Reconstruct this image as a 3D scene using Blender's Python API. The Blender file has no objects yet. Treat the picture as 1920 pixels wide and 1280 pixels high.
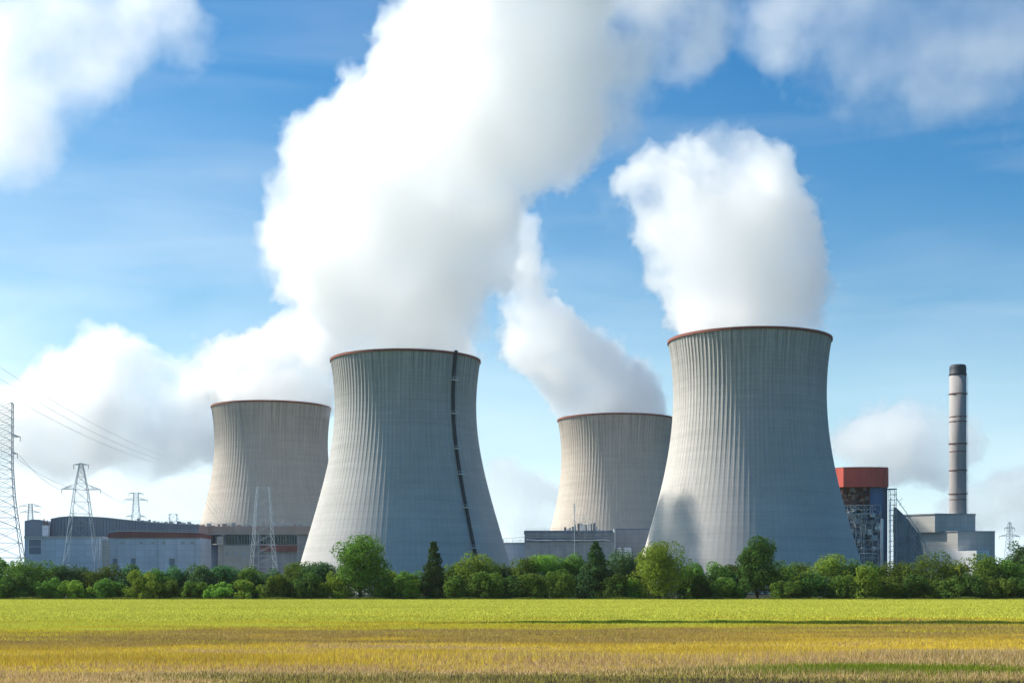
import bpy, math, random
import numpy as np
from mathutils import Vector, Matrix, noise as mnoise

SC = bpy.context.scene
COL = SC.collection
R = math.radians

# ------------------------------------------------------------------ camera
FPX, HX, HY, CAMZ = 2700.0, 960.0, 1100.0, 4.0
cam_data = bpy.data.cameras.new('camera')
cam = bpy.data.objects.new('camera', cam_data)
COL.objects.link(cam)
cam.location = (0, 0, CAMZ)
cam.rotation_euler = (R(90), 0, 0)
cam_data.sensor_width = 36.0
cam_data.lens = 36.0 * FPX / 1920.0
cam_data.shift_y = (HY - 640.0) / 1920.0
cam_data.clip_start = 0.5
cam_data.clip_end = 80000.0
SC.camera = cam

# ------------------------------------------------------------------ sky and sun
SUN_AZ, SUN_EL = R(-70.0), R(40.0)          # azimuth from +Y towards +X
SUN_DIR = Vector((math.sin(SUN_AZ) * math.cos(SUN_EL), math.cos(SUN_AZ) * math.cos(SUN_EL), math.sin(SUN_EL)))
world = bpy.data.worlds.new('World')
SC.world = world
world.use_nodes = True
wn, wl = world.node_tree.nodes, world.node_tree.links
wn.clear()
w_out = wn.new('ShaderNodeOutputWorld')
w_bg = wn.new('ShaderNodeBackground')
w_sky = wn.new('ShaderNodeTexSky')
w_sky.sky_type = 'NISHITA'
w_sky.sun_disc = False
w_sky.sun_elevation = SUN_EL
w_sky.sun_rotation = SUN_AZ % (2 * math.pi)
w_sky.air_density = 1.0
w_sky.dust_density = 1.2
w_sky.ozone_density = 1.6
w_bg.inputs['Strength'].default_value = 0.069
w_hs = wn.new('ShaderNodeHueSaturation')
w_hs.inputs['Saturation'].default_value = 1.5
w_tint = wn.new('ShaderNodeMix'); w_tint.data_type = 'RGBA'; w_tint.blend_type = 'MULTIPLY'
w_tint.inputs['Factor'].default_value = 1.0
w_tint.inputs['B'].default_value = (0.57, 1.06, 1.13, 1)
wl.new(w_sky.outputs[0], w_hs.inputs['Color'])
wl.new(w_hs.outputs[0], w_tint.inputs['A'])
# thin high cirrus, by direction
w_tc = wn.new('ShaderNodeTexCoord')
w_map = wn.new('ShaderNodeMapping'); w_map.inputs['Scale'].default_value = (2.2, 2.2, 16.0); w_map.inputs['Rotation'].default_value = (0, R(5), 0)
w_ns = wn.new('ShaderNodeTexNoise'); w_ns.inputs['Scale'].default_value = 1.6; w_ns.inputs['Detail'].default_value = 6; w_ns.inputs['Distortion'].default_value = 0.6
w_ramp = wn.new('ShaderNodeValToRGB')
w_ramp.color_ramp.elements[0].position = 0.45; w_ramp.color_ramp.elements[1].position = 0.8
w_cl = wn.new('ShaderNodeMix'); w_cl.data_type = 'RGBA'
w_cl.inputs['B'].default_value = (7.5, 8.2, 8.6, 1)
w_fac = wn.new('ShaderNodeMath'); w_fac.operation = 'MULTIPLY'; w_fac.inputs[1].default_value = 0.2
wl.new(w_tc.outputs['Generated'], w_map.inputs['Vector'])
wl.new(w_map.outputs[0], w_ns.inputs['Vector'])
wl.new(w_ns.outputs['Fac'], w_ramp.inputs[0])
wl.new(w_ramp.outputs[0], w_fac.inputs[0])
wl.new(w_fac.outputs[0], w_cl.inputs['Factor'])
wl.new(w_tint.outputs['Result'], w_cl.inputs['A'])
# pale vapour low over the horizon, patchy by direction and thicker on the sunward side
w_sep = wn.new('ShaderNodeSeparateXYZ'); wl.new(w_tc.outputs['Generated'], w_sep.inputs[0])
w_n2 = wn.new('ShaderNodeTexNoise'); w_n2.inputs['Scale'].default_value = 5.0; w_n2.inputs['Detail'].default_value = 5
w_mp2 = wn.new('ShaderNodeMapping'); w_mp2.inputs['Scale'].default_value = (1, 1, 3.0)
wl.new(w_tc.outputs['Generated'], w_mp2.inputs['Vector']); wl.new(w_mp2.outputs[0], w_n2.inputs['Vector'])
def w_math(op, a, b=None, clamp=False):
    x = wn.new('ShaderNodeMath'); x.operation = op; x.use_clamp = clamp
    for i, v in enumerate((a, b)):
        if v is None: continue
        if isinstance(v, (int, float)): x.inputs[i].default_value = v
        else: wl.new(v, x.inputs[i])
    return x.outputs[0]
low = w_math('SUBTRACT', 1.0, w_math('MULTIPLY', w_math('ABSOLUTE', w_sep.outputs['Z']), 2.7), True)
low = w_math('POWER', low, 1.6)
side = w_math('MAXIMUM', w_math('SUBTRACT', 0.45, w_math('MULTIPLY', w_sep.outputs['X'], 1.5), True), 0.22)
ahead = w_math('ADD', w_math('MULTIPLY', w_sep.outputs['Y'], 1.4), 0.1, True)      # the sky behind the field is clear
low = w_math('MULTIPLY', low, ahead)
pat = w_math('ADD', w_math('MULTIPLY', w_n2.outputs['Fac'], 1.5), -0.15, True)
w_vap = wn.new('ShaderNodeMix'); w_vap.data_type = 'RGBA'
w_vap.inputs['B'].default_value = (11.5, 12.6, 13.2, 1)
wl.new(w_math('MULTIPLY', w_math('MULTIPLY', low, side), w_math('MULTIPLY', pat, 1.5), True), w_vap.inputs['Factor'])
wl.new(w_cl.outputs['Result'], w_vap.inputs['A'])
# and an even pale band right at the horizon
w_hz = wn.new('ShaderNodeMix'); w_hz.data_type = 'RGBA'
w_hz.inputs['B'].default_value = (9.0, 10.6, 11.8, 1)
wl.new(w_math('MULTIPLY', w_math('POWER', w_math('SUBTRACT', 1.0, w_math('MULTIPLY', w_math('ABSOLUTE', w_sep.outputs['Z']), 4.6), True), 1.5), w_math('MULTIPLY', ahead, 0.85)), w_hz.inputs['Factor'])
wl.new(w_vap.outputs['Result'], w_hz.inputs['A'])
wl.new(w_hz.outputs['Result'], w_bg.inputs['Color'])
wl.new(w_bg.outputs[0], w_out.inputs['Surface'])

sun_data = bpy.data.lights.new('sun', 'SUN')
sun_data.energy = 4.4
sun_data.angle = R(0.5)
sun_data.color = (1.0, 0.91, 0.77)
sun = bpy.data.objects.new('sun', sun_data)
COL.objects.link(sun)
sun.rotation_euler = (-SUN_DIR).to_track_quat('-Z', 'Y').to_euler()
sun.location = SUN_DIR * 2000

SC.view_settings.view_transform = 'Standard'
SC.view_settings.look = 'None'
SC.view_settings.exposure = 0.79
SC.view_settings.gamma = 1.0
SC.view_settings.use_curve_mapping = False
SC.render.engine = 'CYCLES'
SC.cycles.use_denoising = True
SC.cycles.max_bounces = 40
SC.cycles.diffuse_bounces = 4
SC.cycles.transparent_max_bounces = 24
SC.cycles.volume_bounces = 40
SC.cycles.volume_step_rate = 7.0
SC.cycles.sample_clamp_indirect = 10.0

# ------------------------------------------------------------------ helpers
def P(px, py, Y):
    """the place at depth Y that the photograph shows at (px, py)"""
    return Vector(((px - HX) * Y / FPX, Y, CAMZ - (py - HY) * Y / FPX))

def tag(o, label=None, cat=None, group=None, kind=None):
    for k, v in (('label', label), ('category', cat), ('group', group), ('kind', kind)):
        if v: o[k] = v
    return o

def link_mesh(name, verts, faces, mat, parent=None, smooth=False):
    me = bpy.data.meshes.new(name)
    me.from_pydata([tuple(v) for v in verts], [], faces)
    if mat: me.materials.append(mat)
    if smooth: me.polygons.foreach_set('use_smooth', [True] * len(me.polygons))
    me.update()
    o = bpy.data.objects.new(name, me)
    COL.objects.link(o)
    if parent: o.parent = parent
    return o

def empty(name, loc, rz=0.0):
    o = bpy.data.objects.new(name, None)
    o.empty_display_size = 1.0
    COL.objects.link(o)
    o.location = loc
    o.rotation_euler = (0, 0, rz)
    return o

# ---- node helpers
def new_mat(name):
    m = bpy.data.materials.new(name)
    m.use_nodes = True
    nt = m.node_tree
    nt.nodes.clear()
    return m, nt.nodes, nt.links

def mth(n, l, op, a, b=None, clamp=False):
    x = n.new('ShaderNodeMath'); x.operation = op; x.use_clamp = clamp
    for i, v in enumerate((a, b)):
        if v is None: continue
        if isinstance(v, (int, float)): x.inputs[i].default_value = v
        else: l.new(v, x.inputs[i])
    return x.outputs[0]


# ---- mesh collector: boxes, beams, tubes and prisms that become ONE mesh object
class MB:
    def __init__(s): s.v, s.f = [], []
    def box(s, x0, x1, y0, y1, z0, z1):
        b = len(s.v)
        s.v += [(x0, y0, z0), (x1, y0, z0), (x1, y1, z0), (x0, y1, z0), (x0, y0, z1), (x1, y0, z1), (x1, y1, z1), (x0, y1, z1)]
        s.f += [tuple(b + i for i in q) for q in ((3, 2, 1, 0), (4, 5, 6, 7), (0, 1, 5, 4), (1, 2, 6, 5), (2, 3, 7, 6), (3, 0, 4, 7))]
        return s
    def beam(s, a, c, w, n=4, w2=None):
        a, c = Vector(a), Vector(c); d = c - a
        if d.length < 1e-6: return s
        d.normalize()
        u = d.cross(Vector((0, 0, 1)))
        if u.length < 0.05: u = d.cross(Vector((1, 0, 0)))
        u.normalize(); t = d.cross(u)
        b = len(s.v); w2 = w if w2 is None else w2
        for (p, ww) in ((a, w), (c, w2)):
            for k in range(n):
                q = 2 * math.pi * (k + .5) / n
                s.v.append(tuple(p + (u * math.cos(q) + t * math.sin(q)) * ww * .5))
        for k in range(n):
            k2 = (k + 1) % n
            s.f.append((b + k, b + k2, b + n + k2, b + n + k))
        s.f.append(tuple(b + k for k in range(n))[::-1]); s.f.append(tuple(b + n + k for k in range(n)))
        return s
    def path(s, pts, w, n=5):
        for a, c in zip(pts[:-1], pts[1:]): s.beam(a, c, w, n)
        return s
    def prism(s, poly, y0, y1):
        """an outline in x, z pushed from y0 back to y1"""
        b = len(s.v); n = len(poly)
        for y in (y0, y1): s.v += [(x, y, z) for x, z in poly]
        s.f.append(tuple(b + k for k in range(n))); s.f.append(tuple(b + n + k for k in range(n))[::-1])
        for k in range(n):
            k2 = (k + 1) % n
            s.f.append((b + k2, b + k, b + n + k, b + n + k2))
        return s
    def column(s, poly, z0, z1):
        """an outline in x, y raised from z0 to z1"""
        b = len(s.v); n = len(poly)
        for z in (z0, z1): s.v += [(x, y, z) for x, y in poly]
        s.f.append(tuple(b + k for k in range(n))[::-1]); s.f.append(tuple(b + n + k for k in range(n)))
        for k in range(n):
            k2 = (k + 1) % n
            s.f.append((b + k, b + k2, b + n + k2, b + n + k))
        return s
    def lathe(s, prof, n=32, c=(0, 0)):
        b = len(s.v)
        for (r, z) in prof:
            for k in range(n):
                q = 2 * math.pi * k / n
                s.v.append((c[0] + r * math.sin(q), c[1] - r * math.cos(q), z))
        for j in range(len(prof) - 1):
            for k in range(n):
                k2 = (k + 1) % n
                s.f.append((b + j * n + k, b + j * n + k2, b + (j + 1) * n + k2, b + (j + 1) * n + k))
        s.f.append(tuple(b + k for k in range(n))[::-1]); s.f.append(tuple(b + (len(prof) - 1) * n + k for k in range(n)))
        return s
    def build(s, name, mat, parent=None, smooth=False):
        return link_mesh(name, s.v, s.f, mat, parent, smooth)

def surf_mat(name, col, rough=0.8, var=0.12, scale=0.3, streak=True, spec=0.25, metal=0.0, ribs=0.0, panels=None):
    """weathered painted or bare surface: broad stains and vertical run marks in the object's own space"""
    m, n, l = new_mat(name)
    out = n.new('ShaderNodeOutputMaterial'); b = n.new('ShaderNodeBsdfPrincipled')
    b.inputs['Roughness'].default_value = rough; b.inputs['Specular IOR Level'].default_value = spec
    b.inputs['Metallic'].default_value = metal
    tc = n.new('ShaderNodeTexCoord')
    mp = n.new('ShaderNodeMapping'); mp.inputs['Scale'].default_value = (1, 1, 0.08 if streak else 1)
    l.new(tc.outputs['Object'], mp.inputs['Vector'])
    a = n.new('ShaderNodeTexNoise'); a.inputs['Scale'].default_value = scale; a.inputs['Detail'].default_value = 8; a.inputs['Roughness'].default_value = .65
    l.new(mp.outputs[0], a.inputs['Vector'])
    c = n.new('ShaderNodeTexNoise'); c.inputs['Scale'].default_value = scale * .35; c.inputs['Detail'].default_value = 5
    l.new(tc.outputs['Object'], c.inputs['Vector'])
    s = mth(n, l, 'ADD', mth(n, l, 'MULTIPLY', a.outputs['Fac'], 1.2), c.outputs['Fac'])
    s = mth(n, l, 'MULTIPLY', mth(n, l, 'SUBTRACT', s, 1.1), var * 4)
    s = mth(n, l, 'ADD', s, 1.0)
    hs = n.new('ShaderNodeHueSaturation'); hs.inputs['Color'].default_value = (*col, 1)
    if panels:
        # cladding sheets: joints every few metres, each sheet a shade of its own
        sp = n.new('ShaderNodeSeparateXYZ'); l.new(tc.outputs['Object'], sp.inputs[0])
        cx = n.new('ShaderNodeCombineXYZ'); l.new(mth(n, l, 'ADD', sp.outputs[0], sp.outputs[1]), cx.inputs[0]); l.new(sp.outputs[2], cx.inputs[1])
        br = n.new('ShaderNodeTexBrick'); br.offset = 0.0; br.inputs['Scale'].default_value = 1.0; br.inputs['Brick Width'].default_value = panels[0]; br.inputs['Row Height'].default_value = panels[1]
        br.inputs['Mortar Size'].default_value = .14; br.inputs['Color1'].default_value = (1, 1, 1, 1); br.inputs['Color2'].default_value = (.9, .9, .9, 1); br.inputs['Mortar'].default_value = (.74, .74, .74, 1)
        l.new(cx.outputs[0], br.inputs['Vector']); bb = n.new('ShaderNodeRGBToBW'); l.new(br.outputs['Color'], bb.inputs[0]); s = mth(n, l, 'MULTIPLY', s, bb.outputs[0])
    l.new(s, hs.inputs['Value'])
    l.new(hs.outputs[0], b.inputs['Base Color'])
    if ribs:
        w = n.new('ShaderNodeTexWave'); w.inputs['Scale'].default_value = ribs; w.bands_direction = 'X'
        l.new(tc.outputs['Object'], w.inputs['Vector'])
        bp = n.new('ShaderNodeBump'); bp.inputs['Strength'].default_value = .6; bp.inputs['Distance'].default_value = .2
        l.new(w.outputs['Fac'], bp.inputs['Height']); l.new(bp.outputs[0], b.inputs['Normal'])
    l.new(b.outputs[0], out.inputs['Surface'])
    return m

def rand_dir(rng):
    z = rng.uniform(-1, 1); a = rng.uniform(0, 2 * math.pi); q = math.sqrt(1 - z * z)
    return np.array([q * math.cos(a), q * math.sin(a), z])

# ------------------------------------------------------------------ cooling towers
def tower_mesh(name, prof, mat, nrib=112):
    zs = np.array([p[0] for p in prof], float); rs = np.array([p[1] for p in prof], float)
    co = np.polyfit(zs, rs, 5)
    H = 150.0
    sub = 6
    nseg = nrib * sub
    NZ = 70
    verts, faces = [], []
    uvs = []
    for k in range(NZ + 1):
        z = H * k / NZ
        r0 = float(np.polyval(co, z))
        amp = 0.02 + 0.34 * (z / H) ** 2
        for s in range(nseg):
            a = 2 * math.pi * s / nseg
            t = (s % sub)
            r = r0 + (amp if t in (0, 1) else 0.0)
            verts.append((r * math.sin(a), -r * math.cos(a), z))
    for k in range(NZ):
        for s in range(nseg):
            s2 = (s + 1) % nseg
            faces.append((k * nseg + s, k * nseg + s2, (k + 1) * nseg + s2, (k + 1) * nseg + s))
    # inner skin
    base = len(verts)
    IZ = 20
    for k in range(IZ + 1):
        z = H * k / IZ
        r0 = float(np.polyval(co, z)) - 0.8
        for s in range(nrib):
            a = 2 * math.pi * s / nrib
            verts.append((r0 * math.sin(a), -r0 * math.cos(a), z))
    for k in range(IZ):
        for s in range(nrib):
            s2 = (s + 1) % nrib
            faces.append((base + k * nrib + s2, base + k * nrib + s, base + (k + 1) * nrib + s, base + (k + 1) * nrib + s2))
    me = bpy.data.meshes.new(name)
    me.from_pydata(verts, [], faces)
    me.materials.append(mat)
    me.update()
    return me, co, H

def ring_mesh(name, r_in, r_out, z0, z1, mat, n=160):
    v, f = [], []
    for s in range(n):
        a = 2 * math.pi * s / n
        for (r, z) in ((r_out, z0), (r_out, z1), (r_in, z1), (r_in, z0)):
            v.append((r * math.sin(a), -r * math.cos(a), z))
    for s in range(n):
        b, c = s * 4, ((s + 1) % n) * 4
        for j in range(4):
            j2 = (j + 1) % 4
            f.append((b + j, c + j, c + j2, b + j2))
    me = bpy.data.meshes.new(name)
    me.from_pydata(v, [], f); me.materials.append(mat); me.update()
    return me

def concrete_mat(name='tower concrete', col=(0.49, 0.48, 0.47)):
    """pale board marked concrete: lift lines, formwork joints and dark run marks that start at the rim"""
    m, n, l = new_mat(name)
    out = n.new('ShaderNodeOutputMaterial'); b = n.new('ShaderNodeBsdfPrincipled')
    b.inputs['Roughness'].default_value = 0.9; b.inputs['Specular IOR Level'].default_value = 0.2
    tc = n.new('ShaderNodeTexCoord')
    sx = n.new('ShaderNodeSeparateXYZ'); l.new(tc.outputs['Object'], sx.inputs[0])
    ang = mth(n, l, 'ARCTAN2', sx.outputs[0], sx.outputs[1])
    # run marks: noise over (angle, height squeezed)
    cb = n.new('ShaderNodeCombineXYZ')
    l.new(mth(n, l, 'MULTIPLY', ang, 40.0), cb.inputs[0]); l.new(mth(n, l, 'MULTIPLY', sx.outputs[2], 0.018), cb.inputs[1])
    st = n.new('ShaderNodeTexNoise'); st.inputs['Scale'].default_value = 1.0; st.inputs['Detail'].default_value = 6; st.inputs['Roughness'].default_value = .6
    l.new(cb.outputs[0], st.inputs['Vector'])
    hi = mth(n, l, 'POWER', mth(n, l, 'MULTIPLY', sx.outputs[2], 1 / 150.0, True), 3.0)
    stv = mth(n, l, 'MULTIPLY', mth(n, l, 'SUBTRACT', st.outputs['Fac'], 0.36, True), mth(n, l, 'ADD', mth(n, l, 'MULTIPLY', hi, 1.4), 0.14))
    # formwork panels: brick of 2.4 m lifts round the shell, each panel a touch different
    cb2 = n.new('ShaderNodeCombineXYZ')
    l.new(mth(n, l, 'MULTIPLY', ang, 112 / (2 * math.pi)), cb2.inputs[0]); l.new(mth(n, l, 'MULTIPLY', sx.outputs[2], 1 / 2.4), cb2.inputs[1])
    br = n.new('ShaderNodeTexBrick'); br.offset = 0.0; br.inputs['Scale'].default_value = 1.0
    br.inputs['Color1'].default_value = (1, 1, 1, 1); br.inputs['Color2'].default_value = (.95, .95, .95, 1); br.inputs['Mortar'].default_value = (.88, .88, .88, 1)
    br.inputs['Mortar Size'].default_value = .06; br.inputs['Brick Width'].default_value = 1.0; br.inputs['Row Height'].default_value = 1.0
    l.new(cb2.outputs[0], br.inputs['Vector'])
    bn = n.new('ShaderNodeTexNoise'); bn.inputs['Scale'].default_value = .035; bn.inputs['Detail'].default_value = 6
    l.new(tc.outputs['Object'], bn.inputs['Vector'])
    v = mth(n, l, 'SUBTRACT', 1.0, stv)
    v = mth(n, l, 'MULTIPLY', v, mth(n, l, 'ADD', mth(n, l, 'MULTIPLY', bn.outputs['Fac'], .35), .83))
    cz = n.new('ShaderNodeCombineXYZ'); l.new(mth(n, l, 'MULTIPLY', sx.outputs[2], .3), cz.inputs[2]); l.new(mth(n, l, 'MULTIPLY', ang, .6), cz.inputs[0])
    rn = n.new('ShaderNodeTexNoise'); rn.inputs['Scale'].default_value = 1.0; rn.inputs['Detail'].default_value = 3; l.new(cz.outputs[0], rn.inputs['Vector'])
    v = mth(n, l, 'MULTIPLY', v, mth(n, l, 'ADD', mth(n, l, 'MULTIPLY', rn.outputs['Fac'], .34), .83))
    bw = n.new('ShaderNodeRGBToBW'); l.new(br.outputs['Color'], bw.inputs[0])
    v = mth(n, l, 'MULTIPLY', v, bw.outputs[0])
    hs = n.new('ShaderNodeHueSaturation'); hs.inputs['Color'].default_value = (*col, 1)
    l.new(v, hs.inputs['Value']); l.new(hs.outputs[0], b.inputs['Base Color'])
    l.new(b.outputs[0], out.inputs['Surface'])
    return m

M_CONC = concrete_mat()
M_RIM = surf_mat('rusty rim steel', (0.26, 0.09, 0.07), .7)
M_DARK = surf_mat('dark tarred steel', (0.035, 0.045, 0.06), .6)
M_WHITE = surf_mat('white paint', (0.75, 0.76, 0.78), .5, .06)
PROF_A = [(0, 73.5), (21, 67), (45, 60), (70, 53), (95, 47.6), (120, 45.6), (135, 46), (149, 47.8)]
PROF_B = [(0, 70), (20, 64.3), (32, 60.8), (44.5, 57), (57, 53.8), (69, 51), (81, 48.4), (93, 46.5), (105.6, 45.5), (117.7, 45.2), (130, 45.2), (148, 47.5)]
mesh_a, co_a, TH = tower_mesh('shell', PROF_A, M_CONC)
mesh_b, co_b, TH = tower_mesh('shell', PROF_B, M_CONC)
ring_me = ring_mesh('rim', 46.3, 48.7, 149.2, 150.6, M_RIM)

def tower(px, Y, me, label, sc=1.0, zc=1.0, rz=0.0):
    t = empty('cooling_tower', ((px - HX) * Y / FPX, Y, 0), rz)
    t.scale = (sc, sc, zc)
    tag(t, label, 'cooling tower', 'cooling towers of the power station')
    o = bpy.data.objects.new('shell', me); COL.objects.link(o); o.parent = t
    o = bpy.data.objects.new('rim', ring_me); COL.objects.link(o); o.parent = t
    return t

def ladder_track(t, co, deg, z0, z1, stops, w=1.8):
    """enclosed dark ladder run up the shell with small pale landings"""
    a = R(deg); d = Vector((math.sin(a), -math.cos(a), 0)); s = Vector((math.cos(a), math.sin(a), 0))
    def at(z, off): return d * (float(np.polyval(co, z)) + off) + Vector((0, 0, z))
    m = MB()
    zs = np.linspace(z0, z1, 40)
    for za, zb in zip(zs[:-1], zs[1:]):
        b = len(m.v)
        for z in (za, zb):
            for (u, o) in ((-w / 2, .3), (w / 2, .3), (w / 2, 1.5), (-w / 2, 1.5)):
                m.v.append(tuple(at(z, o) + s * u))
        for q in ((0, 1, 5, 4), (1, 2, 6, 5), (2, 3, 7, 6), (3, 0, 4, 7)): m.f.append(tuple(b + i for i in q))
    tr = m.build('ladder_track', M_DARK, t)
    for z in stops:
        m = MB(); b = at(z, 0)
        for (u0, u1, o0, o1, h0, h1) in ((-2.2, 2.2, .2, 3.0, 0, .5),):
            k = len(m.v)
            for h in (h0, h1):
                for (u, o) in ((u0, o0), (u1, o0), (u1, o1), (u0, o1)): m.v.append(tuple(b + s * u + d * o + Vector((0, 0, h))))
            m.f += [tuple(k + i for i in q) for q in ((3, 2, 1, 0), (4, 5, 6, 7), (0, 1, 5, 4), (1, 2, 6, 5), (2, 3, 7, 6), (3, 0, 4, 7))]
        cs = [b + s * u + d * o for (u, o) in ((-2.1, .8), (-2.1, 2.9), (2.1, 2.9), (2.1, .8))]
        for p in cs: m.beam(p + Vector((0, 0, .5)), p + Vector((0, 0, 2.0)), .18)
        for p, q in zip(cs[:-1], cs[1:]): m.beam(p + Vector((0, 0, 2.0)), q + Vector((0, 0, 2.0)), .18)
        m.build('landing', M_WHITE, tr)

T1 = tower(760.5, 880, mesh_a, 'tall grey cooling tower with a dark ladder run down its side', .944, .944)
T2 = tower(509, 1177, mesh_a, 'far cooling tower half hidden behind the one with the ladder run')
T3 = tower(1156, 1263, mesh_b, 'farther cooling tower behind the low dark plant hall with pipes on its roof', 1.07)
T4 = tower(1405, 950, mesh_b, 'largest cooling tower, blue grey in shade, beside the red capped boiler house', 1.105, 1.105)
ladder_track(T1, co_a, 44, 14, 151.5, (133, 112, 90, 74, 53, 28))
ladder_track(T2, co_a, -97, 50, 108, (104, 96, 88, 80, 72, 64, 56), .9)
# the two far towers: their warmer, hazy shade is put into the concrete colour
M_FARSHADE = concrete_mat('far tower concrete with warm shade', (0.56, 0.50, 0.445))
for t in (T2, T3):
    for o in t.children:
        if o.name.startswith('shell'):
            o.material_slots[0].link = 'OBJECT'; o.material_slots[0].material = M_FARSHADE
# ------------------------------------------------------------------ plant buildings
M_WALL = surf_mat('pale blue grey cladding', (.56, .63, .74), .6, .08, .2, True, .3, 0, 0, (7.0, 4.2))  # the haze over the left buildings is put into this paleness
M_SLATE = surf_mat('slate grey cladding', (.19, .24, .32), .6, .12, .2, True, .3, 0, .5)
M_SLATE2 = surf_mat('slate grey folded sheet', (.09, .115, .15), .6, .1)
M_GREY2 = surf_mat('blue grey wall and shadow tone', (.27, .32, .37), .7, .2, .3)  # plant hall wall, and the wedge standing in for a shadow
M_GREY = surf_mat('grey concrete', (.36, .38, .42), .85, .1, .15, True, .25, 0, 0, (6.0, 3.5))
M_PALE = surf_mat('pale concrete', (.54, .53, .51), .85, .08, .12, True, .25, 0, 0, (6.5, 4.5))
M_BEIGE = surf_mat('dusty pink render', (.38, .31, .29), .85, .1, .2)
M_REDT = surf_mat('faded red roof sheet', (.24, .10, .10), .7, .12, .2)
M_RED = surf_mat('orange red tank paint', (.60, .11, .085), .55, .12, .12)
M_RUST = surf_mat('rusted steel', (.24, .10, .06), .8, .3, .5)
M_STEEL = surf_mat('galvanised steel', (.42, .46, .50), .5, .12, .4, True, .4, .3)
M_DSTEEL = surf_mat('dark blue steel', (.15, .21, .31), .55, .15, .3)
M_NAVY = surf_mat('blue cladding', (.10, .20, .40), .5, .15, .2)
M_PIPE = surf_mat('aluminium lagging', (.82, .83, .85), .4, .08, .5, False, .5, .15)
M_PYL = surf_mat('weathered galvanised angle', (.34, .40, .46), .5, .1, .3, True, .4, .2)
M_CHIM = surf_mat('chimney concrete', (.33, .315, .32), .85, .09, .12)
M_CHRED = surf_mat('brick red band paint', (.15, .075, .07), .8, .2, .3)
def glass_mat():
    m, n, l = new_mat('dark window glass')
    out = n.new('ShaderNodeOutputMaterial'); b = n.new('ShaderNodeBsdfPrincipled')
    b.inputs['Base Color'].default_value = (.02, .035, .06, 1); b.inputs['Roughness'].default_value = .08
    l.new(b.outputs[0], out.inputs['Surface']); return m
M_GLASS = glass_mat()

class Site:
    """a building's own frame: photo pixels across and up become metres at its depth"""
    def __init__(s, name, px, Y, label, cat, group=None):
        s.m = Y / FPX; s.px = px; s.Y = Y
        s.o = empty(name, ((px - HX) * s.m, Y, 0)); tag(s.o, label, cat, group)
    def x(s, px): return (px - s.px) * s.m
    def z(s, py): return max(0.0, (HY - py) * s.m + CAMZ)
    def box(s, b, x0, x1, y0, y1, zt, zb=None):
        return b.box(s.x(x0), s.x(x1), y0, y1, s.z(zb) if zb else 0.0, s.z(zt))

def railing(b, x0, x1, y, z, h=1.2, step=2.5, w=.1):
    k = max(1, int((x1 - x0) / step))
    for i in range(k + 1):
        x = x0 + (x1 - x0) * i / k; b.beam((x, y, z), (x, y, z + h), w)
    for q in (.55, 1.0): b.beam((x0, y, z + h * q), (x1, y, z + h * q), w)
    return b

def lattice_box(b, x0, x1, y0, y1, z0, z1, bay, w, lvl=None):
    """steel frame: posts, floors and cross braces on the four faces"""
    xs = np.linspace(x0, x1, max(2, int(round((x1 - x0) / bay)) + 1)); zs = np.linspace(z0, z1, max(2, int(round((z1 - z0) / bay)) + 1))
    for y in (y0, y1):
        for x in xs: b.beam((x, y, z0), (x, y, z1), w)
        for z in zs: b.beam((x0, y, z), (x1, y, z), w)
        for i in range(len(xs) - 1):
            for j in range(len(zs) - 1):
                p, q = (xs[i], y, zs[j]), (xs[i + 1], y, zs[j + 1])
                if (i + j) % 2: p, q = (xs[i + 1], y, zs[j]), (xs[i], y, zs[j + 1])
                b.beam(p, q, w * .6)
    for x in (x0, x1):
        for z in zs: b.beam((x, y0, z), (x, y1, z), w)
        for j in range(len(zs) - 1): b.beam((x, y0, zs[j]), (x, y1, zs[j + 1]), w * .6)
    return b

rg = random.Random(11)
# --- low pale sheds in front, at the left
s = Site('storage_shed', 85, 1010, 'low pale shed with a framed door, at the foot of the huge lattice pylon', 'shed')
s.box(MB(), 47, 190, 0, 30, 1008).build('wall', M_WALL, s.o)
s.box(MB(), 45, 192, -.6, 30.6, 1005, 1008.3).build('roof', M_PALE, s.o)
b = MB(); s.box(b, 54, 78, -.25, -.02, 1011, 1038); b.build('door', M_SLATE, s.o)
b = MB()
for x0, x1, a, c in ((53, 54.5, 1010, 1039), (77.5, 79, 1010, 1039), (53, 79, 1009.5, 1011), (54.5, 77.5, 1024, 1025)): s.box(b, x0, x1, -.5, -.26, a, c)
b.build('door_frame', M_WHITE, s.o)
s = Site('plant_hut', 63, 1050, 'small dark grey hall with a curved roof beside the larger arched hall', 'hall')
b = MB(); b.prism([(s.x(46), 0), (s.x(82), 0), (s.x(82), s.z(977)), (s.x(74), s.z(973.5)), (s.x(60), s.z(973)), (s.x(46), s.z(976))], 0, 40); b.build('hall_body', M_SLATE, s.o)
b = MB(); s.box(b, 84, 95, -6, -2, 985, 1005); b.build('annexe', M_WALL, s.o)
MB().beam((s.x(86), -4, s.z(985)), (s.x(86), -4, s.z(972)), .8).build('vent_pipe', M_RUST, s.o); MB().beam((s.x(92), -4, s.z(985)), (s.x(92), -4, s.z(975)), .6).build('vent_pipe', M_RUST, s.o)
s = Site('arched_hall', 235, 1060, 'long dark slate hall with a shallow arched roof, behind the pale sheds', 'hall')
top = [(95, 973), (112, 969.5), (130, 968), (165, 968.5), (200, 970.5), (240, 975), (280, 979), (330, 982), (376, 984)]
b = MB(); b.prism([(s.x(95), 0), (s.x(376), 0)] + [(s.x(a), s.z(c)) for a, c in reversed(top)], 0, 45); b.build('hall_body', M_SLATE, s.o)
b = MB()
for (a, c), (d, e) in zip(top[:-1], top[1:]): b.beam((s.x(a), -.3, s.z(c) + .2), (s.x(d), -.3, s.z(e) + .2), .7)
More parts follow.
